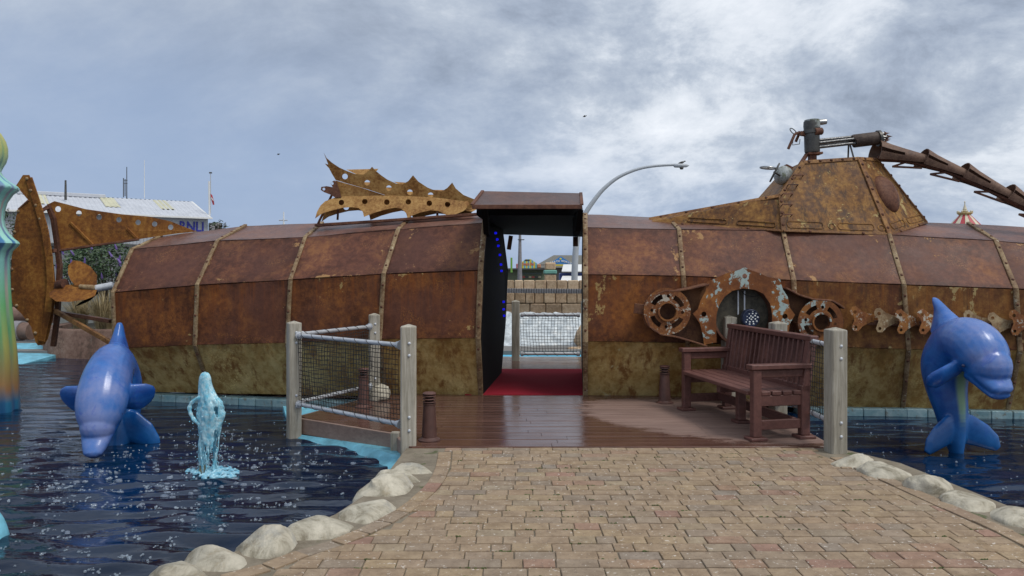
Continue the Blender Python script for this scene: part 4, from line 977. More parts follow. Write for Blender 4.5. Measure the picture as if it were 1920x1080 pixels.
def railing(a, b, zt, zb, root, seed, inset=.09, r=.022, cell=.043):
    a, b = V((*a, 0)), V((*b, 0)); t = (b - a).normalized(); A, B = a + t * inset, b - t * inset; nn = V((-t.y, t.x, 0))
    for z in (zt, zb):
        u = V((0, 0, z)); o = MB().tube([A + u, B + u], r, 12).build('rail', M['galv'], root, 60)
        for p, s in ((A + u, 1), (B + u, -1)):
            c = MB(); c.lathe(p - t * s * .004, [(.001, 0), (.042, 0), (.042, .01), (r * 1.4, .0102), (r * 1.4, .049), (.001, .0491)], 12, t * s); c.build('rail_socket', M['galv'], o)
        L_ = (B - A).length; n = int(L_ / .16); c = MB(); pts = []
        for i in range(n * 12 + 1):
            s = i / (n * 12); al = 2 * math.pi * s * n; pts.append(A.lerp(B, s) + u + (nn * math.cos(al) + V((0, 0, 1)) * math.sin(al)) * (r + .003))
        c.tube(pts, .0028, 4); c.build('lashing', M['net'], o)
    net((A.x, A.y), (B.x, B.y), zb, zt, root, cell, 0, seed)
def fences():
    A, B, C = (-2.33, 7.98), (-1.70, 9.22), (-.945, 6.82)
    C2 = (-1.05, 7.22)
    f = thing('netted_railing', (C[0], C[1], 0), 'weathered timber posts with steel rails and black netting at the left corner of the deck', 'railing')
    post(A, 1.05, -.35, .135, R(30), f); post(B, 1.06, -.2, .135, R(12), f); post(C, 1.10, -.35, .14, R(5), f)
    MB().cbox((-1.12, 7.16, -.11), (.08, .08, .30), ch=.006).build('stub_post', M['post'], f)
    railing(A, (C[0] - .02, C[1] + .02), .90, .17, f, 3); railing(A, B, .90, .17, f, 8)
    D, E, F_ = (2.85, 6.58), (2.83, 7.95), (2.60, 8.95)
    g = thing('netted_railing', (D[0], D[1], 0), 'weathered timber posts with steel rails and netting behind the bench', 'railing')
    post(D, 1.09, -.3, .148, R(8), g); post(E, 1.05, -.35, .15, R(6), g, False); post(F_, 1.05, -.35, .15, R(6), g, False)
    railing(D, E, .92, .24, g, 5); railing(E, F_, .92, .24, g, 6)
    for q, z in ((E, .89), (F_, .89)):
        MB().lathe(V((q[0], q[1] - .075, z)), [(.02, 0), (.032, .012), (.02, .03), (.001, .031)], 14, (0, -1, 0)).build('pipe_end', M['white'], g, 60)
    H, I = (.065, 13.1), (1.275, 13.1)
    k = thing('netted_railing', (H[0], H[1], 0), 'timber post and grey rails with netting seen through the doorway', 'railing')
    post(H, 1.06, -.3, .14, 0, k, False); post(I, 1.06, -.3, .12, 0, k, False)
    railing(H, I, .80, .12, k, 9, r=.03, cell=.052)
fences()

# ------------------------------------------------------------------ bench
def bench():
    n0 = V((2.285, 7.0, 0)); t = V((-.20, .98, 0)).normalized(); o = V((.98, .20, 0)).normalized(); L_ = 1.52; Z = V((0, 0, 1))
    b = thing('garden_bench', n0 + t * .75 + o * .25, 'dark brown slatted wooden bench with armrests standing on the deck', 'bench')
    def q(l, d, z): return n0 + t * l + o * d + Z * z
    m = M['bench']; wd = .085
    def bar(nm, a, c, w, h, up=(0, 0, 1), par=None): return MB().bar(a, c, w, h, up, .006).build(nm, m, par or b)
    for l in (0, L_):
        bar('leg', q(l, 0, .03), q(l, 0, .66), .075, wd, o); bar('leg', q(l, .5, .03), q(l, .5, .50), .075, .09, o)
        bar('back_post', q(l, .5, .44), q(l, .58, .93), .075, .085, o)
        for d in (0, .5): MB().cbox(q(l, d, .015), (.17, .15, .03), Matrix((o, t, Z)).transposed(), .006).build('foot_pad', m, b)
        bar('armrest', q(l, -.07, .685), q(l, .56, .685), .11, .045); bar('arm_rail', q(l, .03, .62), q(l, .52, .62), .035, .075)
        bar('side_rail', q(l, .03, .365), q(l, .48, .365), .05, .10); bar('stretcher', q(l, .03, .14), q(l, .48, .14), .045, .09)
    MB().cbox(q(L_ / 2, .26, .015), (.15, .15, .03), Matrix((o, t, Z)).transposed(), .006).build('foot_pad', m, b)
    bar('leg', q(L_ / 2, .26, .03), q(L_ / 2, .26, .38), .075, .085, o)
    bar('long_rail', q(0, .40, .15), q(L_, .40, .15), .05, .09); bar('seat_rail', q(L_ / 2, .0, .365), q(L_ / 2, .5, .365), .06, .08)
    for i in range(5): bar('seat_slat', q(-.03 if i else .035, -.02 + i * .112, .435), q(L_ + (.03 if i else -.035), -.02 + i * .112, .435), .096, .04, (0, 0, 1))
    bar('top_rail', q(-.06, .575, .945), q(L_ + .06, .575, .945), .09, .05); bar('lower_rail', q(.03, .50, .47), q(L_ - .03, .50, .47), .04, .06)
    for i in range(17):
        l = .075 + i * (L_ - .15) / 16; bar('back_slat', q(l, .505, .47), q(l, .57, .925), .024, .058, t if False else o)
bench()

# ------------------------------------------------------------------ bollard lights
def bollards():
    def one(p, label):
        r = thing('bollard_light', p, label, 'bollard', 'bollard lights on the deck')
        MB().lathe(p, [(.001, .0), (.105, .0), (.105, .008), (.085, .018), (.072, .03), (.056, .33), (.06, .335), (.06, .345), (.001, .345)], 20).build('base', M['bollard'], r, 35)
        for i in range(3): MB().lathe(p + V((0, 0, .354 + i * .028)), [(.03, 0), (.060, .0), (.062, .003), (.060, .010), (.03, .013)], 20).build('louvre_ring', M['bollard'], r, 35)
        MB().lathe(p + V((0, 0, .34)), [(.038, 0), (.038, .09)], 14).build('lamp_core', M['black'], r, 35)
        MB().lathe(p + V((0, 0, .43)), [(.001, 0), (.062, 0), (.064, .008), (.05, .018), (.001, .022)], 20).build('cap', M['bollard'], r, 35)
        return r
    a = one(V((-.775, 7.0, 0)), 'short brown bollard light beside the right post of the left railing')
    b = copy_tree(a, V((-1.73, 8.7, 0))); b['label'] = 'short brown bollard light behind the netting on the left'
    c = copy_tree(a, V((1.83, 8.95, 0))); c['label'] = 'short brown bollard light beside the far end of the bench'
bollards()
rk = boulder(V((-1.62, 9.15, .08)), (.14, .1, .1), .3, 77, 'rock', None); tag(rk, 'pale rounded rock at the foot of the back railing post', 'rock')

# ------------------------------------------------------------------ dolphins
def dolphin_mat():
    m, nt, b = new_mat('dolphin_paint'); t = NT(nt); v = t.coords(0); n = t.noise(v, 3, 7, .65, .6)
    blue = t.ramp(n, (.38, (.006, .058, .27)), (.62, (.022, .135, .44)))
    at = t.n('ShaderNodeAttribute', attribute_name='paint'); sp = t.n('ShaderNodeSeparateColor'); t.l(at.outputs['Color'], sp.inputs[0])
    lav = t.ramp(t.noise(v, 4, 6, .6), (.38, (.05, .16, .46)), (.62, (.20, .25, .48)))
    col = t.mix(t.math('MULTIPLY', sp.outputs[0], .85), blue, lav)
    col = t.mix(t.math('MULTIPLY', t.rng(t.noise(v, 5, 8, .75, 1), .56, .64), .32), col, (.01, .05, .42))
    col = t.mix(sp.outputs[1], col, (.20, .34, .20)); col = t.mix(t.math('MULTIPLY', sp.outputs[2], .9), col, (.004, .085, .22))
    t.l(col, b.inputs['Base Color']); b.inputs['Roughness'].default_value = .26; b.inputs['Specular IOR Level'].default_value = .5; t.bump(t.noise(v, 25, 5), .12, b); return m
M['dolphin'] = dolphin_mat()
def dolphin(base, head, prof, beak, dorsal, flip, fluke, label, mouth):
    F_ = V((math.sin(R(head)), -math.cos(R(head)), 0)); Lt = V((math.cos(R(head)), math.sin(R(head)), 0)); Z = V((0, 0, 1))
    def w(f, l, z): return base + F_ * f + Lt * l + Z * z
    root = None
    sp = catmull([V((f, 0, z)) for f, z, a, c in prof], 5); ra = catmull([V((a, c, 0)) for f, z, a, c in prof], 5); mb = MB(); secs = []; cen = []
    for i, p in enumerate(sp):
        tg = (sp[min(i + 1, len(sp) - 1)] - sp[max(i - 1, 0)]).normalized(); nr = V((-tg.z, 0, tg.x)); nr = F_ * nr.x + Z * nr.z; c = w(p.x, 0, p.z)
        secs.append((c, Lt * ra[i].x, nr * ra[i].y)); cen.append((c, nr))
    mb.loft(secs, 24); mb.ball(secs[-1][0], (secs[-1][1].length * 1.0,) * 3, 16, 10)
    bs = [(w(f, 0, z), Lt * a, (F_ * nf + Z * nz).normalized() * c) for f, z, a, c, nf, nz in beak]; mb.loft(bs, 18)
    if mouth:
        js = [(w(f, 0, z), Lt * a, (F_ * nf + Z * nz).normalized() * c) for f, z, a, c, nf, nz in mouth]; mb.loft(js, 18)
    mb.loft([(w(f, 0, z), (F_ * cf + Z * cz).normalized() * ch, Lt * th) for f, z, cf, cz, ch, th in dorsal], 16)
    for s in (1, -1):
        mb.loft([(w(f, s * l, z), (F_ * cf + Z * cz + Lt * s * cl).normalized() * ch, (F_ * tf + Z * tz).normalized() * th) for f, l, z, cf, cl, cz, ch, tf, tz, th in flip], 14)
        if s < 0 and base.x < 0: fluke = [(f - .05, l * .35, z - .1, *r_) for f, l, z, *r_ in fluke]
        mb.loft([(w(f, s * l, z), (Z * cz + F_ * cf + Lt * s * cl).normalized() * ch, F_ * th) for f, l, z, cf, cl, cz, ch, th in fluke], 14)
    me = mb.mesh('d'); ob = bpy.data.objects.new('d', me); COL.objects.link(ob)
    md = ob.modifiers.new('r', 'REMESH'); md.mode = 'VOXEL'; md.voxel_size = .011; md.use_smooth_shade = True
    sm = ob.modifiers.new('s', 'SMOOTH'); sm.iterations = 5; sm.factor = .5
    dg = bpy.context.evaluated_depsgraph_get(); me2 = bpy.data.meshes.new_from_object(ob.evaluated_get(dg)); bpy.data.objects.remove(ob)
    at = me2.color_attributes.new('paint', 'FLOAT_COLOR', 'POINT'); n = len(cen); cl = []
    co = np.empty(len(me2.vertices) * 3); me2.vertices.foreach_get('co', co); co = co.reshape(-1, 3); C_ = np.array([list(c) for c, _ in cen]); Nn = np.array([list(x) for _, x in cen])
    for p in co:
        d = ((C_ - p) ** 2).sum(1); i = int(d.argmin()); v = V(p) - V(C_[i]); v2 = v.normalized(); ven = v2.dot(-V(Nn[i])) if True else 0; lat = abs(v2.dot(Lt)); u = i / n
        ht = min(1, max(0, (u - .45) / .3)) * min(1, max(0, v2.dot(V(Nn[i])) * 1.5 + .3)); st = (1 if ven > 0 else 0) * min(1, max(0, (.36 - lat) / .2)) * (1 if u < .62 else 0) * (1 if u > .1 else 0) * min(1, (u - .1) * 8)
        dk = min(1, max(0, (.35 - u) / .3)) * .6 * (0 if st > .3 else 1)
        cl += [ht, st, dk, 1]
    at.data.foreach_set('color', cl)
    for v in me2.vertices: v.co -= base
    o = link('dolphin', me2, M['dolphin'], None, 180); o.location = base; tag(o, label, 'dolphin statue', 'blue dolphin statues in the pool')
    return o, w, Lt
def dolphins():
    prof = [(0.02, -.22, .05, .07), (-.02, .02, .12, .12), (-.06, .22, .155, .155), (-.12, .45, .19, .20), (-.12, .64, .225, .23), (-.02, .80, .24, .25), (.13, .88, .255, .255), (.29, .86, .26, .25), (.42, .77, .245, .225), (.49, .70, .205, .18)]
    beak = [(.42, .69, .20, .11, .6, .8), (.55, .60, .18, .09, .65, .75), (.64, .535, .15, .075, .65, .75), (.705, .49, .115, .055, .65, .75), (.73, .472, .06, .028, .65, .75)]
    jaw = [(.38, .62, .185, .10, .6, .8), (.52, .535, .165, .055, .65, .75), (.61, .475, .138, .045, .65, .75), (.68, .432, .108, .038, .65, .75), (.70, .42, .05, .02, .65, .75)]
    dorsal = [(.12, .94, .9, -.1, .37, .20), (.05, 1.03, .88, -.3, .31, .135), (-.05, 1.115, .86, -.4, .23, .088), (-.17, 1.21, .8, -.3, .115, .06), (-.235, 1.28, .7, -.3, .06, .042), (-.26, 1.31, .7, -.3, .03, .025)]
    flip = [(.24, .14, .68, .5, 0, .85, .12, -.85, .5, .07), (.26, .26, .62, .5, .0, .85, .13, -.85, .5, .05), (.25, .36, .57, .45, .1, .88, .12, -.88, .45, .042), (.22, .435, .545, .4, .15, .9, .085, -.9, .4, .034), (.21, .47, .54, .4, .2, .9, .04, -.9, .4, .022)]
    fluke = [(.0, 0, .05, .1, 0, 1, .17, .06), (.03, .13, .02, .1, .25, 1, .15, .05), (.06, .25, -.035, .1, .5, .9, .125, .04), (.08, .345, -.10, .1, .7, .7, .095, .033), (.09, .405, -.17, .1, .8, .6, .04, .02)]
    sq = lambda Ls: [(f * (.78 if f > 0 else 1), *r_) for f, *r_ in Ls]; prof, beak, jaw, dorsal, flip = map(sq, (prof, beak, jaw, dorsal, flip))
    o, w, Lt = dolphin(V((4.37, 7.36, 0)), 12, prof, beak, dorsal, flip, fluke, 'blue dolphin statue on its flukes above the water at the right, beak level', jaw)
    for s in (-1, 1): MB().ball(w(.345, s * .232, .70), (.016, .016, .016), 8, 6).build('eye', M['eye'], o, 180)
    profL = [(.02, -.42, .08, .09), (-.08, -.12, .16, .16), (-.16, .15, .21, .21), (-.14, .40, .215, .24), (-.02, .56, .195, .25), (.14, .58, .205, .26), (.30, .48, .23, .25), (.44, .32, .235, .235), (.53, .18, .205, .195), (.57, .09, .16, .15)]
    beakL = [(.46, .13, .18, .12, .85, .5), (.60, .0, .14, .09, .85, .5), (.68, -.085, .108, .072, .85, .5), (.73, -.14, .082, .054, .85, .5), (.75, -.16, .035, .022, .85, .5)]
    jawL = [(.42, .07, .145, .10, .85, .5), (.55, -.04, .11, .055, .85, .5), (.64, -.12, .09, .045, .85, .5), (.69, -.16, .07, .035, .85, .5), (.705, -.18, .03, .018, .85, .5)]
    dorL = [(.0, .62, .9, .1, .28, .165), (-.04, .73, .85, .0, .22, .115), (-.09, .82, .8, .0, .155, .085), (-.12, .91, .7, .0, .095, .058), (-.14, .99, .6, .0, .055, .042), (-.145, 1.04, .6, 0, .025, .024)]
    flL = [(.30, .15, .33, .5, 0, .8, .15, -.8, .5, .08), (.30, .27, .32, .4, 0, .9, .155, -.9, .4, .055), (.27, .345, .325, .3, .15, .9, .14, -.9, .3, .045), (.24, .405, .335, .3, .2, .9, .095, -.9, .3, .034), (.235, .43, .34, .3, .2, .9, .045, -.9, .3, .022)]
    fkL = [(-.05, 0, -.02, .1, 0, 1, .17, .07), (-.0, .16, -.03, .1, .3, 1, .17, .05), (.02, .30, -.12, .1, .5, .9, .13, .04), (.03, .38, -.22, .1, .6, .8, .09, .03), (.03, .42, -.3, .1, .8, .6, .04, .02)]
    o, w, Lt = dolphin(V((-4.10, 7.72, 0)), 13, profL, beakL, dorL, flL, fkL, 'blue dolphin statue diving nose down with its beak at the water at the left', jawL)
    for s in (-1, 1): MB().ball(w(.53, s * .195, .20), (.016, .016, .016), 8, 6).build('eye', M['eye'], o, 180)
M['eye'] = plain('eye_paint', (.04, .05, .12), .2, 0, .1, bump=0)
dolphins()

# ------------------------------------------------------------------ fountain, bubbles and foam
def foam_mat(name, a, b_, alpha, rough=.2):
    m, nt, b = new_mat(name); t = NT(nt); v = t.coords(0); t.l(t.ramp(t.noise(v, 22, 6, .7), (.35, a), (.65, b_)), b.inputs['Base Color']); b.inputs['Roughness'].default_value = rough; b.inputs['Alpha'].default_value = alpha
    b.inputs['IOR'].default_value = 1.33; t.bump(t.noise(v, 60, 5, .7), .35, b); return m
M['jet'] = foam_mat('jet_water', (.16, .64, .84), (.72, .93, .97), .86, .1)
M['bubble'] = foam_mat('bubble_film', (.42, .52, .62), (.60, .68, .76), .24, .05)
M['foam'] = foam_mat('foam_patch', (.34, .42, .54), (.55, .62, .72), .27, .06)
def remeshed(mb, name, mat, parent, vox, sm=3, disp=0.0):
    me = mb.mesh('x', org(parent)); ob = bpy.data.objects.new('x', me); COL.objects.link(ob)
    md = ob.modifiers.new('r', 'REMESH'); md.mode = 'VOXEL'; md.voxel_size = vox; s = ob.modifiers.new('s', 'SMOOTH'); s.iterations = sm; s.factor = .5
    dg = bpy.context.evaluated_depsgraph_get(); me2 = bpy.data.meshes.new_from_object(ob.evaluated_get(dg)); bpy.data.objects.remove(ob); return link(name, me2, mat, parent, 180)
def fountain():
    D = 6.6; base = P(380, 886, D); base.z = WATER
    f = thing('fountain_jet', base, 'pale cyan fountain jet spouting from a brass nozzle in the left pool', 'fountain')
    MB().lathe(P(380, 893, D), [(.001, 0), (.03, 0), (.034, .02), (.036, .05), (.028, .075), (.03, .08), (.03, .1), (.001, .1)], 16).build('nozzle', plain('brass', (.32, .25, .15), .35, .8, .2), f, 40)
    rng = random.Random(12); s = D / FPX
    env = [(698, 384.5, .5), (699, 384.5, 4), (702, 384.5, 7.5), (708, 384.5, 10), (716, 384.5, 11), (726, 386, 12.5), (736, 388, 15), (745, 390, 18.5), (753, 394, 22), (762, 396, 24), (775, 396, 23.5), (790, 395, 21.5), (805, 393, 20), (820, 391.5, 18.5), (838, 390.5, 17.5), (856, 390, 16.5), (874, 390, 15), (893, 391, 15)]
    ys = np.concatenate([np.linspace(698, 712, 9), np.linspace(714, 893, 86)]); n = 56; rows = []
    for y in ys:
        cx = np.interp(y, [e[0] for e in env], [e[1] for e in env]); w = np.interp(y, [e[0] for e in env], [e[2] for e in env]); row = []; am = min(1, max(0, (y - 712) / 40))
        for j in range(n):
            a = 2 * math.pi * j / n; q = V((math.cos(a) * 1.4, math.sin(a) * 1.4, y * .022)); k = 1 + am * (.22 * noise.noise(q) + .14 * noise.noise(q * 2.3 + V((3, 0, 0))) + .07 * noise.noise(V((math.cos(a) * 5, math.sin(a) * 5, y * .14))) + .04 * noise.noise(V((math.cos(a) * 11, math.sin(a) * 11, y * .3))))
            row.append(P(cx + w * k * math.cos(a), y, D + w * k * math.sin(a) * s * .8))
        rows.append(row)
    jm = MB(); vs = [p for r_ in rows for p in r_]; fs = []
    for i in range(len(ys) - 1):
        for j in range(n):
            a = 2 * math.pi * j / n; y = ys[i]; tear = noise.noise(V((math.cos(a) * 2.6, math.sin(a) * 2.6, y * .02 + 7))) + .45 * noise.noise(V((math.cos(a) * 6, math.sin(a) * 6, y * .07))); lim = np.interp(y, [698, 740, 770, 820, 850, 893], [9, .9, .52, .25, .06, -.02])
            if tear > lim: continue
            fs.append([i * n + j, i * n + (j + 1) % n, (i + 1) * n + (j + 1) % n, (i + 1) * n + j])
    jo = jm.add(vs, fs).build('jet', M['jet'], f, 180, False); so_ = jo.modifiers.new('thick', 'SOLIDIFY'); so_.thickness = .006
    st = MB(); st.tube(catmull([P(379, 800, D - .02), P(379, 830, D - .02), P(379.5, 858, D), P(380, 880, D)], 6), .024, 12); st.build('inlet_stream', M['jet'], f, 60)
    lp = MB(); pp = catmull([P(x, y, D - .03) for x, y in ((380, 744), (368, 748), (358, 757), (355.5, 768), (360, 781), (367, 790), (377, 797))], 8); lp.tube(pp, [.016 + .008 * noise.noise(p * 30) for p in pp], 10); lp.build('side_stream', M['jet'], f, 60)
    sp = MB()
    for i in range(230):
        a = rng.uniform(0, 6.28); q = rng.random() ** .7; x = 399 + 50 * q * math.cos(a); d = D + .2 * q * math.sin(a); p = V(((x - CX) * d / FPX, d, WATER + rng.uniform(-.01, .035) * (1 - q))); sp.ball(p, rng.uniform(.008, .024), 7, 5)
    remeshed(sp, 'splash', M['splash'], f, .007, 3)
    dr = MB()
    for i in range(260):
        x = rng.gauss(394, 19); y = rng.uniform(740, 890); dr.ball(P(x, y, D + rng.uniform(-.15, .15)), rng.uniform(.0018, .0058), 6, 5)
    o = dr.build('droplet', M['jet'], f, 180); o['kind'] = 'stuff'
def torn(m):
    nt = m.node_tree; t = NT(nt); b = nt.nodes['Principled BSDF']; v = t.coords(0, (3, 3, .7))
    t.l(t.rng(t.noise(v, 11, 7, .72, .4), .36, .54, .5, .98), b.inputs['Alpha']); b.inputs['Transmission Weight'].default_value = .25
torn(M['jet'])
M['splash'] = foam_mat('splash_water', (.06, .34, .52), (.50, .78, .88), .9, .1)
fountain()
def bubbles():
    rng = random.Random(21); mb = MB(); fm = MB()
    def ok(x, y):
        if y > 6.3 and x > -1.3: return False
        lx = lerp_poly(LEFT, y) - .5
        return x < lx and not (y > 7.0 and x > -2.3 and y > 8.0 - (x + 2.3) * .6)
    n = 0
    while n < 2100:
        r = rng.random() ** .75 * 2.15 + .1; a = rng.uniform(0, 6.283); x, y = -2.85 + r * math.cos(a) * 1.2, 6.35 + r * math.sin(a) * .95
        if rng.random() < .12: x, y = rng.uniform(-6.5, -2), rng.uniform(4.2, 9.0)
        if not ok(x, y): continue
        cl = noise.noise(V((x * 1.8, y * 2.2, 3)))
        if cl < rng.uniform(-.5, .4): continue
        k = rng.choice((1, 1, 2, 3, 4))
        for _ in range(k):
            q = rng.uniform(.004, .0105) * (1.3 if rng.random() < .12 else 1); p = V((x + rng.uniform(-.022, .022), y + rng.uniform(-.022, .022), WATER + .002)); mb.ball(p, (q, q, q * .8), 8, 6); n += 1
    for i in range(330):
        x, y = rng.uniform(3.2, 7.5), rng.uniform(5.2, 8.7)
        if x < 3.05 + (6.7 - y) * .1 + .45 and y < 6.8: continue
        q = rng.uniform(.005, .012); mb.ball(V((x, y, WATER + .002)), (q, q, q * .8), 8, 6)
    o = tag(mb.build('bubbles', M['bubble'], None, 180), 'scattered clear bubbles floating on the dark pool water', 'bubbles', kind='stuff')
    for i in range(170):
        r = abs(rng.gauss(0, 1)) * .85 + .15; a = rng.uniform(0, 6.283); x, y = -2.72 + r * math.cos(a) * 1.3, 6.4 + r * math.sin(a) * .95
        if not ok(x, y): continue
        q = rng.uniform(.008, .034); ar = rng.uniform(.35, .8); k = 12; ph = rng.random() * 9
        pts = [V((x + q * (1 + .5 * noise.noise(V((math.cos(t) * 1.3 + ph, math.sin(t) * 1.3, ph)))) * math.cos(t), y + q * ar * (1 + .5 * noise.noise(V((math.cos(t) * 1.3 + ph, math.sin(t) * 1.3, ph)))) * math.sin(t), 0)) for t in [2 * math.pi * j / k for j in range(k)]]
        fm.rings([[p + V((0, 0, WATER - .006)) for p in pts], [V((x, y, WATER + .009)) + (p - V((x, y, 0))) * .85 for p in pts], [V((x, y, WATER + .012)) + (p - V((x, y, 0))) * .4 for p in pts]])
    tag(fm.build('foam', M['foam'], None, 60), 'thin flecks of white foam drifting round the fountain', 'foam', kind='stuff')
bubbles()

# ------------------------------------------------------------------ painted fantasy column
def column():
    m, nt, b = new_mat('column_paint'); t = NT(nt); v = t.coords(0); sp = t.n('ShaderNodeSeparateXYZ'); t.l(v, sp.inputs[0])
    ang = t.math('ARCTAN2', sp.outputs['Y'], sp.outputs['X']); wob = t.math('MULTIPLY', t.noise(t.coords(0, (1, 1, .4)), 2, 4), 1.2)
    st = t.math('SINE', t.math('ADD', t.math('MULTIPLY', ang, 15), wob)); zz = t.rng(sp.outputs['Z'], 0, 3.8)
    a = t.ramp(zz, (0.0, (.01, .10, .22)), (1, (.46, .40, .16)), (.055, (.02, .14, .26)), (.10, (.27, .14, .065)), (.25, (.32, .34, .10)), (.38, (.14, .40, .16)), (.52, (.20, .46, .42)), (.60, (.30, .60, .52)), (.80, (.26, .55, .50)), (.90, (.40, .44, .14)))
    c = t.ramp(zz, (0.0, (.008, .07, .20)), (1, (.50, .38, .12)), (.06, (.02, .10, .22)), (.12, (.34, .20, .085)), (.30, (.12, .36, .16)), (.44, (.42, .40, .34)), (.60, (.03, .17, .36)), (.72, (.48, .44, .40)), (.80, (.06, .22, .42)), (.90, (.26, .40, .14)))
    t.l(t.mix(t.rng(st, -.35, .5), a, c), b.inputs['Base Color']); b.inputs['Roughness'].default_value = .45; t.bump(t.noise(v, 20, 5), .2, b)
    d = 9.5; s = d / FPX; cx = -41; base = V(((cx - CX) * s, d, WATER - .1)); ed = [(790, 31), (765, 30), (740, 29), (700, 28), (660, 26), (620, 22), (580, 18.5), (540, 16), (510, 15), (485, 15), (470, 19), (461, 27), (456, 30), (452, 28), (446, 21), (436, 13), (424, 7), (410, 5), (395, 6), (378, 10), (362, 19), (354, 28), (350, 29), (346, 26), (338, 14), (328, 4), (320, 0), (312, 3), (302, 8), (290, 11), (275, 11), (262, 8), (250, 2), (236, -9), (222, -22), (214, -33)]
    prof = [((x - 6 - cx) * s, (1.6 - (y - HY) * s) - base.z) for y, x in ed]
    o = MB().lathe(base, [(.001, prof[0][1])] + prof + [(.001, prof[-1][1] + .01)], 96, flute=lambda a_, z: .022 * math.cos(15 * a_) + .012 * math.cos(7 * a_ + z * 2)).mesh('c', base)
    o = link('sea_column', o, m, None, 50); o.location = base; tag(o, 'fluted green and blue fantasy column with flared collars standing in the pool', 'column')
    k = MB(); bo = boulder(P(-30, 990, 5.0), (.13, .12, .16), .2, 91, 'pool_rock', None); bo.data.materials[0] = M['cyan']; tag(bo, 'cyan painted rock breaking the water at the left edge', 'rock')
column()

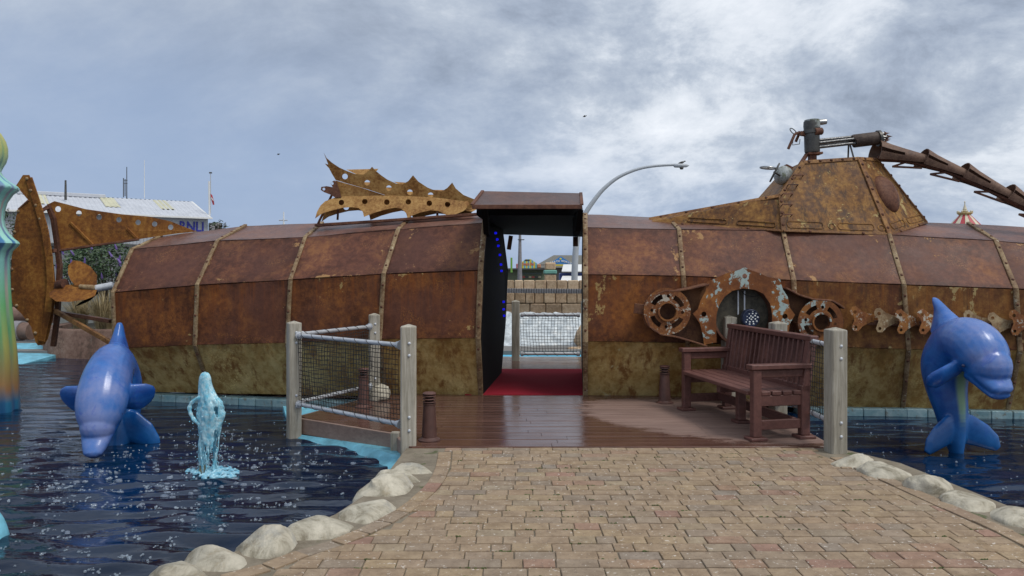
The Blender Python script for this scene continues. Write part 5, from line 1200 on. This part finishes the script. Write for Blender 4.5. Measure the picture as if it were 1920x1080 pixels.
# ------------------------------------------------------------------ back of the pool, left
def leftback():
    w = thing('planter_wall', V((-8.8, 15.2, -.2)), 'stained brown render retaining wall behind the submarine tail', 'wall')
    path = catmull([V((-10.3, 17.4, 0)), V((-10.05, 16.2, 0)), V((-9.5, 15.25, 0)), V((-8.6, 15.0, 0)), V((-7.4, 14.95, 0)), V((-5.5, 15.0, 0)), V((-3, 15.0, 0))], 5); mb = MB(); rr = []
    for i, p in enumerate(path):
        t = (path[min(i + 1, len(path) - 1)] - path[max(i - 1, 0)]).normalized(); n = V((-t.y, t.x, 0)); rr.append([p + V((0, 0, -.7)) - n * .05, p + V((0, 0, .34)), p + V((0, 0, .38)) + n * .03, p + V((0, 0, .38)) + n * .27, p + V((0, 0, -.7)) + n * .3])
    mb.rings(rr).build('wall', M['render'], w, 40)
    so = MB().add([(-10.2, 17.6, .3), (-9.4, 15.3, .3), (-7.4, 15.1, .3), (-3, 15.1, .3), (-3, 20, .3), (-10.2, 20, .3)], [[0, 1, 2, 3, 4, 5]]).build('soil', plain('soil', (.07, .06, .035), .9, 0, .4, 3, .8, 20), fix=False); tag(so, kind='structure')
    ledge('pool_beach', [(-11.6, 11.9, -.235), (-10.3, 13.1, -.225), (-9.35, 13.9, -.23), (-9.2, 15.2, -.12), (-10.2, 16.0, .02), (-12.4, 16.0, .02), (-12.6, 13.0, -.18)], 0, 0, M['cyan'])
    # ornamental grass
    rng = random.Random(31)
    for gi, (px, d, h, n, lab) in enumerate(((150, 15.9, .95, 420, 'pale tussock of dry ornamental grass behind the propeller'), (192, 15.6, 1.0, 420, 'pale tussock of dry ornamental grass beside the stern of the hull'), (205, 15.4, .6, 240, 'low drooping tussock of dry grass over the brown wall'))):
        base = P(px, 620, d); base.z = .3; g = thing('grass_tussock', base, lab, 'grass', 'ornamental grasses on the planter'); mb = MB()
        for i in range(n):
            a = rng.uniform(0, 6.28); r = rng.uniform(0, .12); l = h * rng.uniform(.7, 1.25); lean = rng.uniform(.15, .95); p0 = base + V((r * math.cos(a), r * math.sin(a), 0)); dr = V((math.cos(a), math.sin(a), 0)); sd2 = V((-math.sin(a), math.cos(a), 0)) * .006
            pts = []
            for k in range(6):
                u = k / 5; pts.append(p0 + dr * lean * l * (u ** 1.5) * .75 + V((0, 0, l * (u - .62 * lean * u ** 3))))
            for k in range(5):
                w0, w1 = 1 - k / 5.5, 1 - (k + 1) / 5.5; q = len(mb.v); mb.v += [pts[k] - sd2 * w0, pts[k] + sd2 * w0, pts[k + 1] + sd2 * w1, pts[k + 1] - sd2 * w1]; mb.f.append([q, q + 1, q + 2, q + 3])
        mb.build('blades', M['grass'], g, fix=False)['kind'] = 'stuff'
    # shrubs
    def shrub(px, d, z0, rx, rz, cz, n, mat, lab, nm, flowers=0):
        base = V(((px - CX) * d / FPX, d, z0)); s = thing(nm, base, lab, 'shrub'); st = MB(); mb = MB(); fl = MB(); rg = random.Random(px)
        for i in range(14):
            a = rg.uniform(0, 6.28); tip = base + V((rx * .8 * math.cos(a) * rg.random(), rx * .6 * math.sin(a), cz - z0 + rz * rg.uniform(-.3, .8))); mid = base.lerp(tip, .5) + V((rg.uniform(-.1, .1), 0, .12)); st.tube([base + V((rg.uniform(-.1, .1), 0, 0)), mid, tip], [.025, .016, .006], 5)
        for i in range(n):
            while True:
                p = V((rg.uniform(-1, 1), rg.uniform(-1, 1), rg.uniform(-1, 1)))
                if .25 < p.length < 1 + .3 * noise.noise(p * 2 + V((px, 0, 0))): break
            p = V((base.x + p.x * rx, base.y + p.y * rx, cz + p.z * rz))
            if noise.noise(p * 2.6) < -.25: continue
            l = rg.uniform(.06, .12); dr = V((rg.uniform(-1, 1), rg.uniform(-1, 1), rg.uniform(-.6, .7))).normalized(); sd2 = dr.cross(V((rg.uniform(-1, 1), rg.uniform(-1, 1), 1))).normalized() * l * .2
            q = len(mb.v); mb.v += [p, p + dr * l * .5 + sd2, p + dr * l + V((0, 0, -.01)), p + dr * l * .5 - sd2]; mb.f.append([q, q + 1, q + 2, q + 3])
        for i in range(flowers):
            a = rg.uniform(0, 6.28); p = V((base.x + rx * rg.uniform(-1, 1), base.y - rx * rg.uniform(.3, .95), cz + rz * rg.uniform(-.8, 1))); dr = V((rg.uniform(-.6, .6), -.3, 1)).normalized(); fl.lathe(p, [(.004, 0), (.022, .03), (.018, .1), (.003, .16)], 6, dr)
        st.build('stem', M['bark'], s)['kind'] = 'stuff'; mb.build('leaves', mat, s, fix=False)['kind'] = 'stuff'
        if flowers: fl.build('flower', M['purple'], s)['kind'] = 'stuff'
    shrub(208, 17.2, .3, .95, .62, 1.62, 5200, M['leaf'], 'leafy green shrub with purple flower spikes behind the propeller', 'flowering_shrub', 26)
    shrub(150, 17.6, .3, .5, .5, 1.75, 1500, M['leaf'], 'loose green shrub under the tail fin', 'flowering_shrub', 10)
    shrub(14, 19.0, 0, .8, 1.3, 1.9, 4200, M['leaf2'], 'dark green bush behind the rudder', 'bush')
    shrub(410, 14.0, .3, .16, .12, 2.40, 60, M['leaf2'], 'sparse dark leaf tips showing over the hull beside the boathouse', 'shrub')
    for i, (y, z, lab) in enumerate(((16.6, .30, 'short brown log with grey collar lying behind the rudder, the lower one'), (17.3, .55, 'short brown log with grey collar lying behind the rudder, the upper one'))):
        a, c = V((-12.6, y, z)), V((-10.55, y - .2, z + (.0 if i else -.06))); l = thing('log', a, lab, 'log', 'logs at the pool edge')
        MB().tube([a, a.lerp(c, .5), c], [.2, .19, .19], 14).build('trunk', M['bark2'], l, 50); MB().tube([a.lerp(c, .8), a.lerp(c, .9)], [.22, .22], 14).build('collar', M['galv2'], l, 40)
    sl = MB().cbox((-12.0, 19.6, .55), (4.0, .3, 1.1), ch=.02).build('low_wall', plain('grey_blocks', (.22, .23, .22), .8, 0, .2)); tag(sl, 'low grey block wall behind the logs', 'wall')
    hb = thing('grey_hut', V((-12.2, 22, 0)), 'low grey brick hut behind the tail fin', 'hut'); MB().cbox((-12.4, 22.2, 1.1), (1.9, 1.6, 2.3), ch=.02).build('wall', plain('hut_brick', (.27, .275, .29), .8, 0, .2, 12), hb); MB().cbox((-12.4, 22.2, 2.3), (2.1, 1.8, .12), ch=.02).build('roof', M['gun'], hb)
M['render'] = rust('stained_render', (.10, .065, .05), (.17, .105, .08), (.24, .16, .125), rough=.8, streak=.65, scale=.8, blot=(.29, .25, .21), blot_amt=.64)
M['bark2'] = plain('log_brown', (.20, .125, .095), .8, 0, .3); M['galv2'] = plain('grey_collar', (.22, .21, .22), .6, 0, .2)
leftback()

def boathouse():
    a, b = P(-60, 389.3, 37.2), P(397, 407, 44); b.z = a.z = 4.69; ax = V((b.x - a.x, b.y - a.y, 0)).normalized(); bk = V((-ax.y, ax.x, 0)); L_ = (V((b.x, b.y, 0)) - V((a.x, a.y, 0))).length
    root = thing('boathouse', V((a.x, a.y, 0)), 'grey lifeboat station with corrugated white roof behind the tail fin', 'boathouse'); Z = V((0, 0, 1))
    o = V((a.x, a.y, 0)); wl = MB(); wl.add([o + ax * u + bk * v + Z * z for z in (0, 4.6) for u, v in ((0, .25), (L_ - .15, .25), (L_ - .15, 9), (0, 9))], [[0, 1, 2, 3], [4, 5, 6, 7], [0, 1, 5, 4], [1, 2, 6, 5], [2, 3, 7, 6], [3, 0, 4, 7]]).build('wall', plain('cladding_grey', (.40, .42, .45), .6, 0, .06), root)
    rb = MB(); n = int(L_ / .18)
    for i in range(n):
        if i * .18 < L_ - 3.1 or i % 3 == 0 and False: rb.cbox(o + ax * (i * .18 + .1) + bk * .235 + Z * 2.3, (.06, .03, 4.5), Matrix((ax, bk, Z)).transposed(), .01)
    rb.build('wall_ribs', M['clad'], root)['kind'] = 'stuff'
    def sheet(u0, u1, v0, z0, v1, z1, nm, mat, amp=.03, off=0.0, per=.25):
        n = max(2, int((u1 - u0) / (per / 4))); vs = []
        sl = V((0, v1 - v0, z1 - z0)); nr = (bk * -(z1 - z0) + Z * (v1 - v0)).normalized()
        for i in range(n + 1):
            u = u0 + (u1 - u0) * i / n; h = amp * (1 if (i % 4) in (1, 2) else -1) * .5 + off
            for v, z in ((v0, z0), (v1, z1)): vs.append(o + ax * u + bk * v + Z * z + nr * h)
        return MB().add(vs, [[2 * i, 2 * i + 2, 2 * i + 3, 2 * i + 1] for i in range(n)]).build(nm, mat, root, fix=False)
    sheet(-.2, L_, -.1, 4.64, 4.6, 5.92, 'roof', M['roofsheet']); sheet(-.2, L_, 9.3, 4.64, 4.6, 5.92, 'far_roof', M['roofsheet'])
    for px0, px1 in ((70, 97), (207, 236), (314, 342)):
        u = [(px + 60) / 457 for px in (px0, px1)]; u = [x * 37.2 / (x * 37.2 + (1 - x) * 44) * L_ for x in u]; sheet(u[0], u[1], 1.7, 5.13, 4.4, 5.865, 'rooflight', M['skylight'], .03, .03)
    MB().bar(o + ax * -.2 + bk * -.12 + Z * 4.6, o + ax * L_ + bk * -.12 + Z * 4.6, .14, .1).build('gutter', M['white'], root)
    MB().bar(o + ax * (L_ - .08) + bk * -.1 + Z * 4.6, o + ax * (L_ - .08) + bk * 4.6 + Z * 5.9, .12, .08).build('verge', M['white'], root)
    MB().cbox(o + ax * (L_ * .38) + bk * 4.6 + Z * 5.95, (4.4, .8, .22), Matrix((ax, bk, Z)).transposed(), .03).build('ridge_vent', M['roofsheet'], root)
    MB().cbox(o + ax * (L_ + .25) + bk * .2 + Z * 4.1, (.7, .3, .5), Matrix((ax, bk, Z)).transposed(), .03).build('floodlight', M['galv2'], root)
    px = 337; t = (px + 60) / 457; t = t * 37.2 / (t * 37.2 + (1 - t) * 44); lettering('RNLI', .80, o + ax * (t * L_) + bk * .20 + Z * 3.83, ax, Z, M['blueletter'], root, .02, .012, .82)
    def mast(px, y0, y1, d, r, mat, lab, nm, extra=None):
        p, q = P(px, y0, d), P(px, y1, d); t_ = thing(nm, p, lab, 'mast'); MB().tube([p, q], [r, r * .7], 8).build('pole', mat, t_)
        if extra: extra(t_)
        return t_
    mast(123, 375, 338, 42, .07, M['gun'], 'short dark flue pipe rising from the boathouse roof', 'flue_pipe')
    def ex(t_):
        for x, y0, y1 in ((231.5, 370, 334), (234.5, 368, 336)): MB().tube([P(x, y0, 43), P(x, y1, 43)], .025, 6).build('aerial', M['gun'], t_)
        for y in (338, 344): MB().tube([P(233, y, 43), P(239, y, 43)], .02, 6).build('cross_bar', M['gun'], t_)
    mast(237.7, 372, 313, 43, .03, M['gun'], 'dark lattice aerial with side rods on the boathouse roof', 'aerial_mast', ex)
    mast(270.7, 372, 300, 43, .022, M['white'], 'tall thin white whip aerial on the boathouse roof', 'whip_aerial')
    f = thing('flagpole', P(393, 405, 44.5), 'white flagpole with a red and white flag at the end of the boathouse', 'flagpole'); MB().tube([P(393, 410, 44.5), P(392, 340, 44.5)], .06, 8).build('pole', M['white'], f); MB().tube([P(394.8, 400, 44.5), P(394.8, 326, 44.5)], .025, 6).build('side_pole', M['galv'], f); MB().cbox(P(394.8, 324, 44.5), (.15, .1, .08)).build('wind_vane', M['gun'], f)
    fl = [(395, 363), (398, 366), (401, 376), (402, 384), (399, 384), (396, 374)]; weld(plate(fl, [], lambda x, y: 44.5 + .05 * math.sin(y), .02).build('flag', plain('flag_red', (.45, .04, .05), .7), f)); weld(plate([(396, 369), (400, 374), (400.6, 377), (396.3, 373)], [], lambda x, y: 44.46, .02).build('flag_band', M['white'], f))
    k = thing('harbour_mast', P(532, 430, 60), 'thin white mast with cross arm far behind the hull', 'mast'); MB().tube([P(532, 440, 60), P(532, 397, 60)], [.09, .04], 6).build('pole', M['white'], k); MB().tube([P(523, 413, 60), P(539, 413, 60)], .05, 6).build('cross_arm', M['galv'], k)
M['clad'] = plain('cladding_rib', (.36, .38, .41), .6, 0, .06, bump=0); M['roofsheet'] = plain('roof_sheet', (.52, .54, .58), .5, 0, .1, 1.5, .05); M['skylight'] = plain('rooflight_yellow', (.54, .52, .36), .5, 0, .12, 2, .05); M['blueletter'] = plain('blue_letter', (.015, .02, .28), .5, 0, .05, bump=0)
boathouse()

# ------------------------------------------------------------------ what shows through the doorway
def beyond():
    rng = random.Random(17)
    w = thing('block_wall', V((1, 18.2, 0)), 'tan artificial stone block wall seen through the doorway', 'wall')
    MB().cbox((1.0, 18.4, .62), (7.0, .3, 1.36), ch=.01).build('core', M['tanjoint'], w)
    z = 1.34
    for h, bw in ((.30, .235), (.27, .235), (.25, .42), (.26, .32), (.25, .3)):
        x = -1.6 + rng.uniform(-.1, .1)
        while x < 3.6:
            b = bw * rng.uniform(.8, 1.2); MB().cbox((x + b / 2, 18.2 + rng.uniform(-.012, .012), z - h / 2), (b - .014, .14, h - .014 + rng.uniform(0, .008)), Matrix.Rotation(rng.uniform(-.015, .015), 3, 'Y'), .018).build('block', M['tan'], w); x += b
        z -= h
    lad = thing('pipe_rail', V((0, 17.9, 1.05)), 'grey ribbed pipe rail running across the block wall', 'rail'); MB().bar((-.6, 17.95, 1.09), (2.2, 17.95, 1.07), .05, .11).build('bar', M['galv2'], lad); r = MB()
    for i in range(46): r.cbox((-.55 + i * .06, 17.93, 1.09 - i * .0004), (.012, .06, .118), ch=.002)
    r.build('rib', M['gun'], lad)['kind'] = 'stuff'
    # white water tumbling over steps
    nx, ny = 110, 70; vs = []
    for j in range(ny):
        for i in range(nx):
            x = -1.4 + 3.7 * i / (nx - 1); u = j / (ny - 1); y = 15.9 + 1.7 * u; st = u * 7 + .6 * noise.noise(V((x * 1.4, u * 3, 0))); q = (math.floor(st) + min(1, (st - math.floor(st)) * 2.2)) / 7
            vs.append((x, y, -.22 + .78 * q + .07 * noise.noise(V((x * 5, u * 9, 2))) + .035 * noise.noise(V((x * 13, u * 22, 5)))))
    c = MB().add(vs, [[j * nx + i, j * nx + i + 1, (j + 1) * nx + i + 1, (j + 1) * nx + i] for j in range(ny - 1) for i in range(nx - 1)]).build('white_water', M['whitewater'], None, 180, False); tag(c, 'white foaming cascade tumbling below the block wall', 'cascade', kind='stuff')
    for i, (p, s) in enumerate((((1.62, 16.2, .05), (.30, .25, .42)), ((1.45, 15.7, -.15), (.35, .2, .16)), ((.75, 15.6, -.2), (.5, .16, .09)))):
        bo = boulder(V(p), s, .2 * i, 60 + i, 'tan_rock', None); bo.data.materials[0] = M['tan']; tag(bo, ('tall tan rock at the right of the white cascade', 'low tan rock at the foot of the tall rock beyond the doorway', 'flat tan rock at the foot of the white cascade')[i], 'rock')
    ledge('far_pool_ledge', [(-1.6, 13.75, -.14), (2.6, 13.75, -.14), (2.6, 15.6, -.14), (-1.6, 15.6, -.14)], 0, 0, M['cyan2'])
    pl = thing('stone_pillar', V((.98, 19.5, 0)), 'tan stone pillar with green band in front of the far shops', 'pillar'); X = (1031.5 - CX) * 19.5 / FPX
    MB().cbox((X, 19.5, .73), (.30, .3, 1.46), ch=.02).build('shaft', M['tan'], pl); MB().cbox((X, 19.5, 1.53), (.34, .34, .10), ch=.02).build('green_band', plain('green_band', (.16, .38, .32), .6), pl); MB().cbox((X, 19.5, 1.68), (.28, .28, .20), ch=.03).build('cap', M['tan'], pl)
    # lamp posts
    l = thing('lamp_post', P(974.5, 523, 34), 'straight grey lamp post seen through the doorway', 'lamp post'); MB().tube([P(974.5, 530, 34), P(975, 438, 34)], [.12, .06], 10).build('pole', M['galv2'], l, 60); MB().cbox(P(977, 449.5, 34), (.3, .2, .035)).build('lamp_arm', M['gun'], l)
    c = thing('curved_lamp_post', P(1078, 520, 22), 'tall pale lamp post with curved arm arching over the hull', 'lamp post')
    pts = [(1077, 530), (1078, 495), (1081, 455), (1089, 420), (1099, 398), (1113, 377), (1132, 354), (1160, 332), (1196, 317), (1230, 311), (1266, 309)]; wd = [12, 12, 11, 10, 9, 8.5, 7.5, 6.5, 5.5, 5, 4.5]
    MB().tube(catmull([P(x, y, 22) for x, y in pts], 4), list(np.interp(np.linspace(0, 10, 41), range(11), [w_ * 22 / FPX / 2 for w_ in wd])), 12).build('pole', M['lampgrey'], c, 60)
    MB().lathe(P(1263, 310.5, 22), [(.03, 0), (.06, .03), (.065, .2), (.05, .38), (.005, .46)], 12, (1, 0, 0)).build('lamp_head', M['lampgrey'], c, 50); MB().lathe(P(1278, 313, 22), [(.05, 0), (.06, -.03), (.045, -.07), (.001, -.08)], 12).build('lens', M['gun'], c, 50)
    def gull(p, s, lab, spread):
        b = MB(); b.loft([(p + V((x * s, 0, z * s)), V((0, r * s, 0)), V((0, 0, r * s))) for x, z, r in ((-.2, .0, .01), (-.1, .02, .05), (.02, .04, .075), (.12, .07, .05), (.17, .11, .04), (.21, .12, .035), (.25, .11, .008))], 8)
        g = b.build('gull', M['gun'], None, 60); tag(g, lab, 'bird', 'gulls'); wg = MB()
        for sg in (-1, 1): wg.loft([(p + V((.0 * s, sg * y * s, z * s)), V((c_ * s, 0, 0)), V((0, 0, .008 * s))) for y, z, c_ in ((.03, .05, .09), (.15 * spread, .05 + .08 * spread, .07), (.38 * spread + .04, .05 + .02 * spread, .015))], 6)
        w_ = wg.build('wings', M['gun'], g); w_['kind'] = 'stuff'
    gull(P(1278, 306, 22), .5, 'small gull perched on the curved lamp head', .1)
    gull(P(1096, 219, 40), .5, 'tiny gull flying high above the curved lamp', 1); gull(P(522, 290, 40), .4, 'tiny gull flying in the sky left of the crest', 1)
    # far shops
    D = 62; s = D / FPX
    def X(px): return (px - CX) * s
    def Zp(py): return EYE - (py - HY) * s
    a = thing('snack_stall', V((X(985), D, 0)), 'dark snack shop with yellow and turquoise striped gable sign, beyond the doorway', 'shop')
    MB().cbox(((X(940) + X(1022)) / 2, D + 2, Zp(506) / 2), (X(1022) - X(940), 3, Zp(506)), ch=.02).build('wall', plain('shop_green', (.10, .12, .07), .7, 0, .3, 2), a)
    MB().cbox(((X(940) + X(1024)) / 2, D + 1.0, Zp(504.5)), (X(1024) - X(940), 2.4, .14), ch=.02).build('awning_roof', M['gun'], a)
    n = 9; x0, x1 = 975, 1007
    for i in range(n):
        u0, u1 = x0 + (x1 - x0) * i / n, x0 + (x1 - x0) * (i + 1) / n
        def top(u): q = abs((u - 990.5) / 16); return 484 + (2 if q < .35 else 2 + 9 * (q - .35) ** .8 * 1.2)
        weld(plate([(u0 + .1, 503), (u1 - .1, 503), (u1 - .1, top(u1)), ((u0 + u1) / 2, top((u0 + u1) / 2)), (u0 + .1, top(u0))], [], lambda x, y: D, .06).build('sign_stripe', M['signyellow'] if i % 2 == 1 else M['signturq'], a))
    lettering('Snack Bar', .34, V((X(979.5), D - .05, Zp(497.5))), (1, 0, 0), (0, 0, 1), M['signred'], a, .005, .01, .74); MB().cbox((X(988.5), D - .04, Zp(488)), (.42, .02, .12), ch=.005).build('name_strip', M['gun'], a)
    MB().cbox((X(1010.5), D, Zp(499)), (.34, .2, .38), ch=.08).build('picture_board', plain('board_orange', (.36, .16, .08), .6, 0, .5, 8), a); MB().cbox((X(971), D, Zp(499)), (.3, .1, .4), ch=.05).build('picture_board', plain('board_red', (.36, .12, .12), .6, 0, .5, 8), a)
    for i in range(7): MB().cbox((X(980 + i * 5.5), D + .45, Zp(513)), (.20, .06, .16), ch=.01).build('window', M['shopglass'], a)
    for i in range(6): MB().cbox((X(982 + i * 6), D + .40, Zp(519.5)), (.22, .1, .16), ch=.01).build('menu_board', plain('menu%d' % i, ((.3, .06, .05), (.05, .05, .05), (.35, .3, .2))[i % 3], .6), a)
    D2 = 75; s2 = D2 / FPX
    def Q(px, py, d=D2): return P(px, py, d)
    b = thing('arcade_building', V(Q(1050, 520)[:2] + (0,)), 'amusement hall with grey roof and blue gable sign beyond the doorway', 'building')
    MB().cbox((Q(1055, 510).x, D2 + 4, 1.0), (5.2, 7, 2.2), ch=.02).build('wall', plain('hall_wall', (.12, .11, .10), .7, 0, .3), b)
    rf = MB(); zr, ze = Q(0, 478.5, D2 + 4).z, Q(0, 502).z; xa, xb = Q(1000, 0).x, Q(1130, 0).x; rf.add([(xa, D2 - .3, ze), (xb, D2 - .3, ze), (xb, D2 + 4, zr), (Q(1038, 0, D2 + 4).x, D2 + 4, zr), (xa, D2 + 8, ze), (xb, D2 + 8, ze)], [[0, 1, 2, 3], [3, 2, 5, 4], [0, 3, 4], [1, 5, 2], [0, 1, 5, 4]]).build('roof', plain('roof_slate', (.15, .145, .125), .8, 0, .25, 14, .4), b)
    weld(plate([(1029, 495), (1051.5, 480.5), (1074, 495)], [], lambda x, y: D2 - .7, .1).build('gable_sign', plain('sign_blue', (.03, .20, .52), .5, 0, .1), b)); MB().cbox(Q(1051.5, 497.3, D2 - .75), (2.3, .08, .13), ch=.01).build('sign_bar', M['signyellow'], b)
    word = 'BEACH WORLD'; wx = np.cumsum([0, .88, .80, .92, .88, .95, .45, 1.15, .98, .9, .78]); wx = wx / wx[-1]
    for i, ch in enumerate(word):
        if ch == ' ': continue
        u = wx[i]; px = 1031.5 + u * 36.5; py = 494.2 - 3.2 * math.sin(math.pi * (u + .03)); lettering(ch, .24, Q(px, py, D2 - .78), (1, 0, 0), (0, 0, 1), M['white'], b, .012, .012, name='letter')
    MB().lathe(Q(1051, 485.5, D2 - .76), [(.001, 0), (.11, 0), (.08, .02), (.001, .03)], 10, (0, -1, 0)).build('sun_emblem', M['signyellow'], b)
    # parked van
    D3 = 40; v = thing('parked_van', V(((1070 - CX) * D3 / FPX, D3, 0)), 'white and blue van with awning parked in front of the arcade, beyond the doorway', 'van'); c0 = (1068 - CX) * D3 / FPX
    def zz(py): return EYE - (py - HY) * D3 / FPX
    MB().add([(c0 + x, D3 + y, z) for x, y, z in ((-.45, -.4, zz(508)), (.8, -.4, zz(508)), (.8, .9, zz(495.5)), (-.27, .9, zz(495.5)), (-.45, -.4, zz(508) - .05), (.8, -.4, zz(508) - .05), (.8, .9, zz(495.5) - .05), (-.27, .9, zz(495.5) - .05))], [[0, 1, 2, 3], [4, 5, 6, 7], [0, 1, 5, 4], [1, 2, 6, 5], [2, 3, 7, 6], [3, 0, 4, 7]]).build('awning', M['white'], v)
    MB().cbox((c0 + .15, D3 + .9, .85), (1.3, 1.0, 1.1), ch=.05).build('body', plain('van_blue', (.02, .04, .16), .4, 0, .2), v)
    MB().add([(c0 + x, D3 + y, z) for x, y, z in ((-.55, -.9, 1.0), (.8, -.9, 1.0), (.8, -.3, zz(517)), (-.4, -.3, zz(517)), (-.55, -.9, .4), (.8, -.9, .4), (.8, -.3, .4), (-.4, -.3, .4))], [[0, 1, 2, 3], [4, 5, 6, 7], [0, 1, 5, 4], [1, 2, 6, 5], [2, 3, 7, 6], [3, 0, 4, 7]]).build('bonnet', M['white'], v)
    for x in (-.3, .5): MB().lathe((c0 + x, D3 - .95, .3), [(.001, 0), (.3, 0), (.3, .2), (.001, .2)], 16, (0, 1, 0)).build('wheel', M['rubber'], v)
    g = MB().cbox(P(959, 497, 30), (.08, .1, .60), ch=.01).build('green_board', plain('board_green', (.16, .35, .06), .6)); tag(g, 'narrow bright green board at the left of the doorway view', 'board')
for k_, c_ in (('signyellow', (.60, .50, .03)), ('signturq', (.12, .38, .42)), ('signred', (.55, .12, .06)), ('shopglass', (.06, .08, .07)), ('lampgrey', (.42, .45, .48))): M[k_] = plain(k_, c_, .5, 0, .08, bump=0)
M['tan'] = rust('tan_stone', (.36, .25, .155), (.50, .36, .235), (.60, .46, .31), rough=.8, streak=.1, scale=1.2); M['tanjoint'] = plain('tan_joint', (.22, .16, .105), .9)
M['cyan2'] = plain('cyan_floor', (.12, .55, .80), .4, 0, .2); M['whitewater'] = plain('white_water', (.60, .65, .67), .35, 0, .35, 9, .6, 20, rnd=0)
beyond()
def carousel():
    D = 60; c = P(1809, 418, D); s = D / FPX; root = thing('carousel_top', V((c.x, D, 0)), 'red and cream striped carousel roof with ornate finial behind the hull', 'carousel'); n = 18
    z0, z1, r0, r1 = P(0, 440, D).z, P(0, 403, D).z, 46 * s, 9.5 * s
    for i in range(n):
        a0, a1 = 2 * math.pi * (i + .03) / n, 2 * math.pi * (i + .97) / n; vs = []
        for r, z in ((r0, z0), (r0 * .45 + r1 * .55, z0 + (z1 - z0) * .5), (r1, z1)): vs += [V((c.x + r * math.cos(a), D + r * math.sin(a), z)) for a in (a0, a1)]
        MB().add(vs, [[0, 1, 3, 2], [2, 3, 5, 4]]).build('roof_panel', M['caro_red'] if i % 2 else M['caro_cream'], root, fix=False)
    MB().lathe(V((c.x, D, 0)), [(r1 * .9, z1 - .1), (r1 * 1.05, z1), (r1 * 1.4, z1 + .12), (r1 * 1.35, z1 + .2), (r1 * .7, z1 + .22), (.1, z1 + .3)], 20).build('crown', M['caro_gold'], root, 50)
    for i in range(10): a = 2 * math.pi * i / 10; MB().ball(V((c.x + r1 * 1.3 * math.cos(a), D + r1 * 1.3 * math.sin(a), z1 + .25)), (.06, .06, .1), 6, 5).build('crown_knob', M['caro_cream'], root, 180)
    MB().lathe(V((c.x, D, z1 + .2)), [(.1, 0), (.22, .08), (.24, .14), (.12, .2), (.16, .25), (.14, .3), (.05, .6), (.03, .78), (.06, .84), (.01, .92)], 14).build('finial', M['caro_cream'], root, 50)
    MB().lathe(V((c.x, D, 0)), [(r0 * .9, 0), (r0 * .9, z0 + .02)], 24).build('drum', M['caro_cream'], root)
M['caro_red'] = plain('carousel_red', (.42, .05, .06), .5, 0, .1, bump=0); M['caro_cream'] = plain('carousel_cream', (.62, .55, .40), .5, 0, .1, bump=0); M['caro_gold'] = plain('carousel_gold', (.40, .30, .13), .5, 0, .3, bump=0)
carousel()
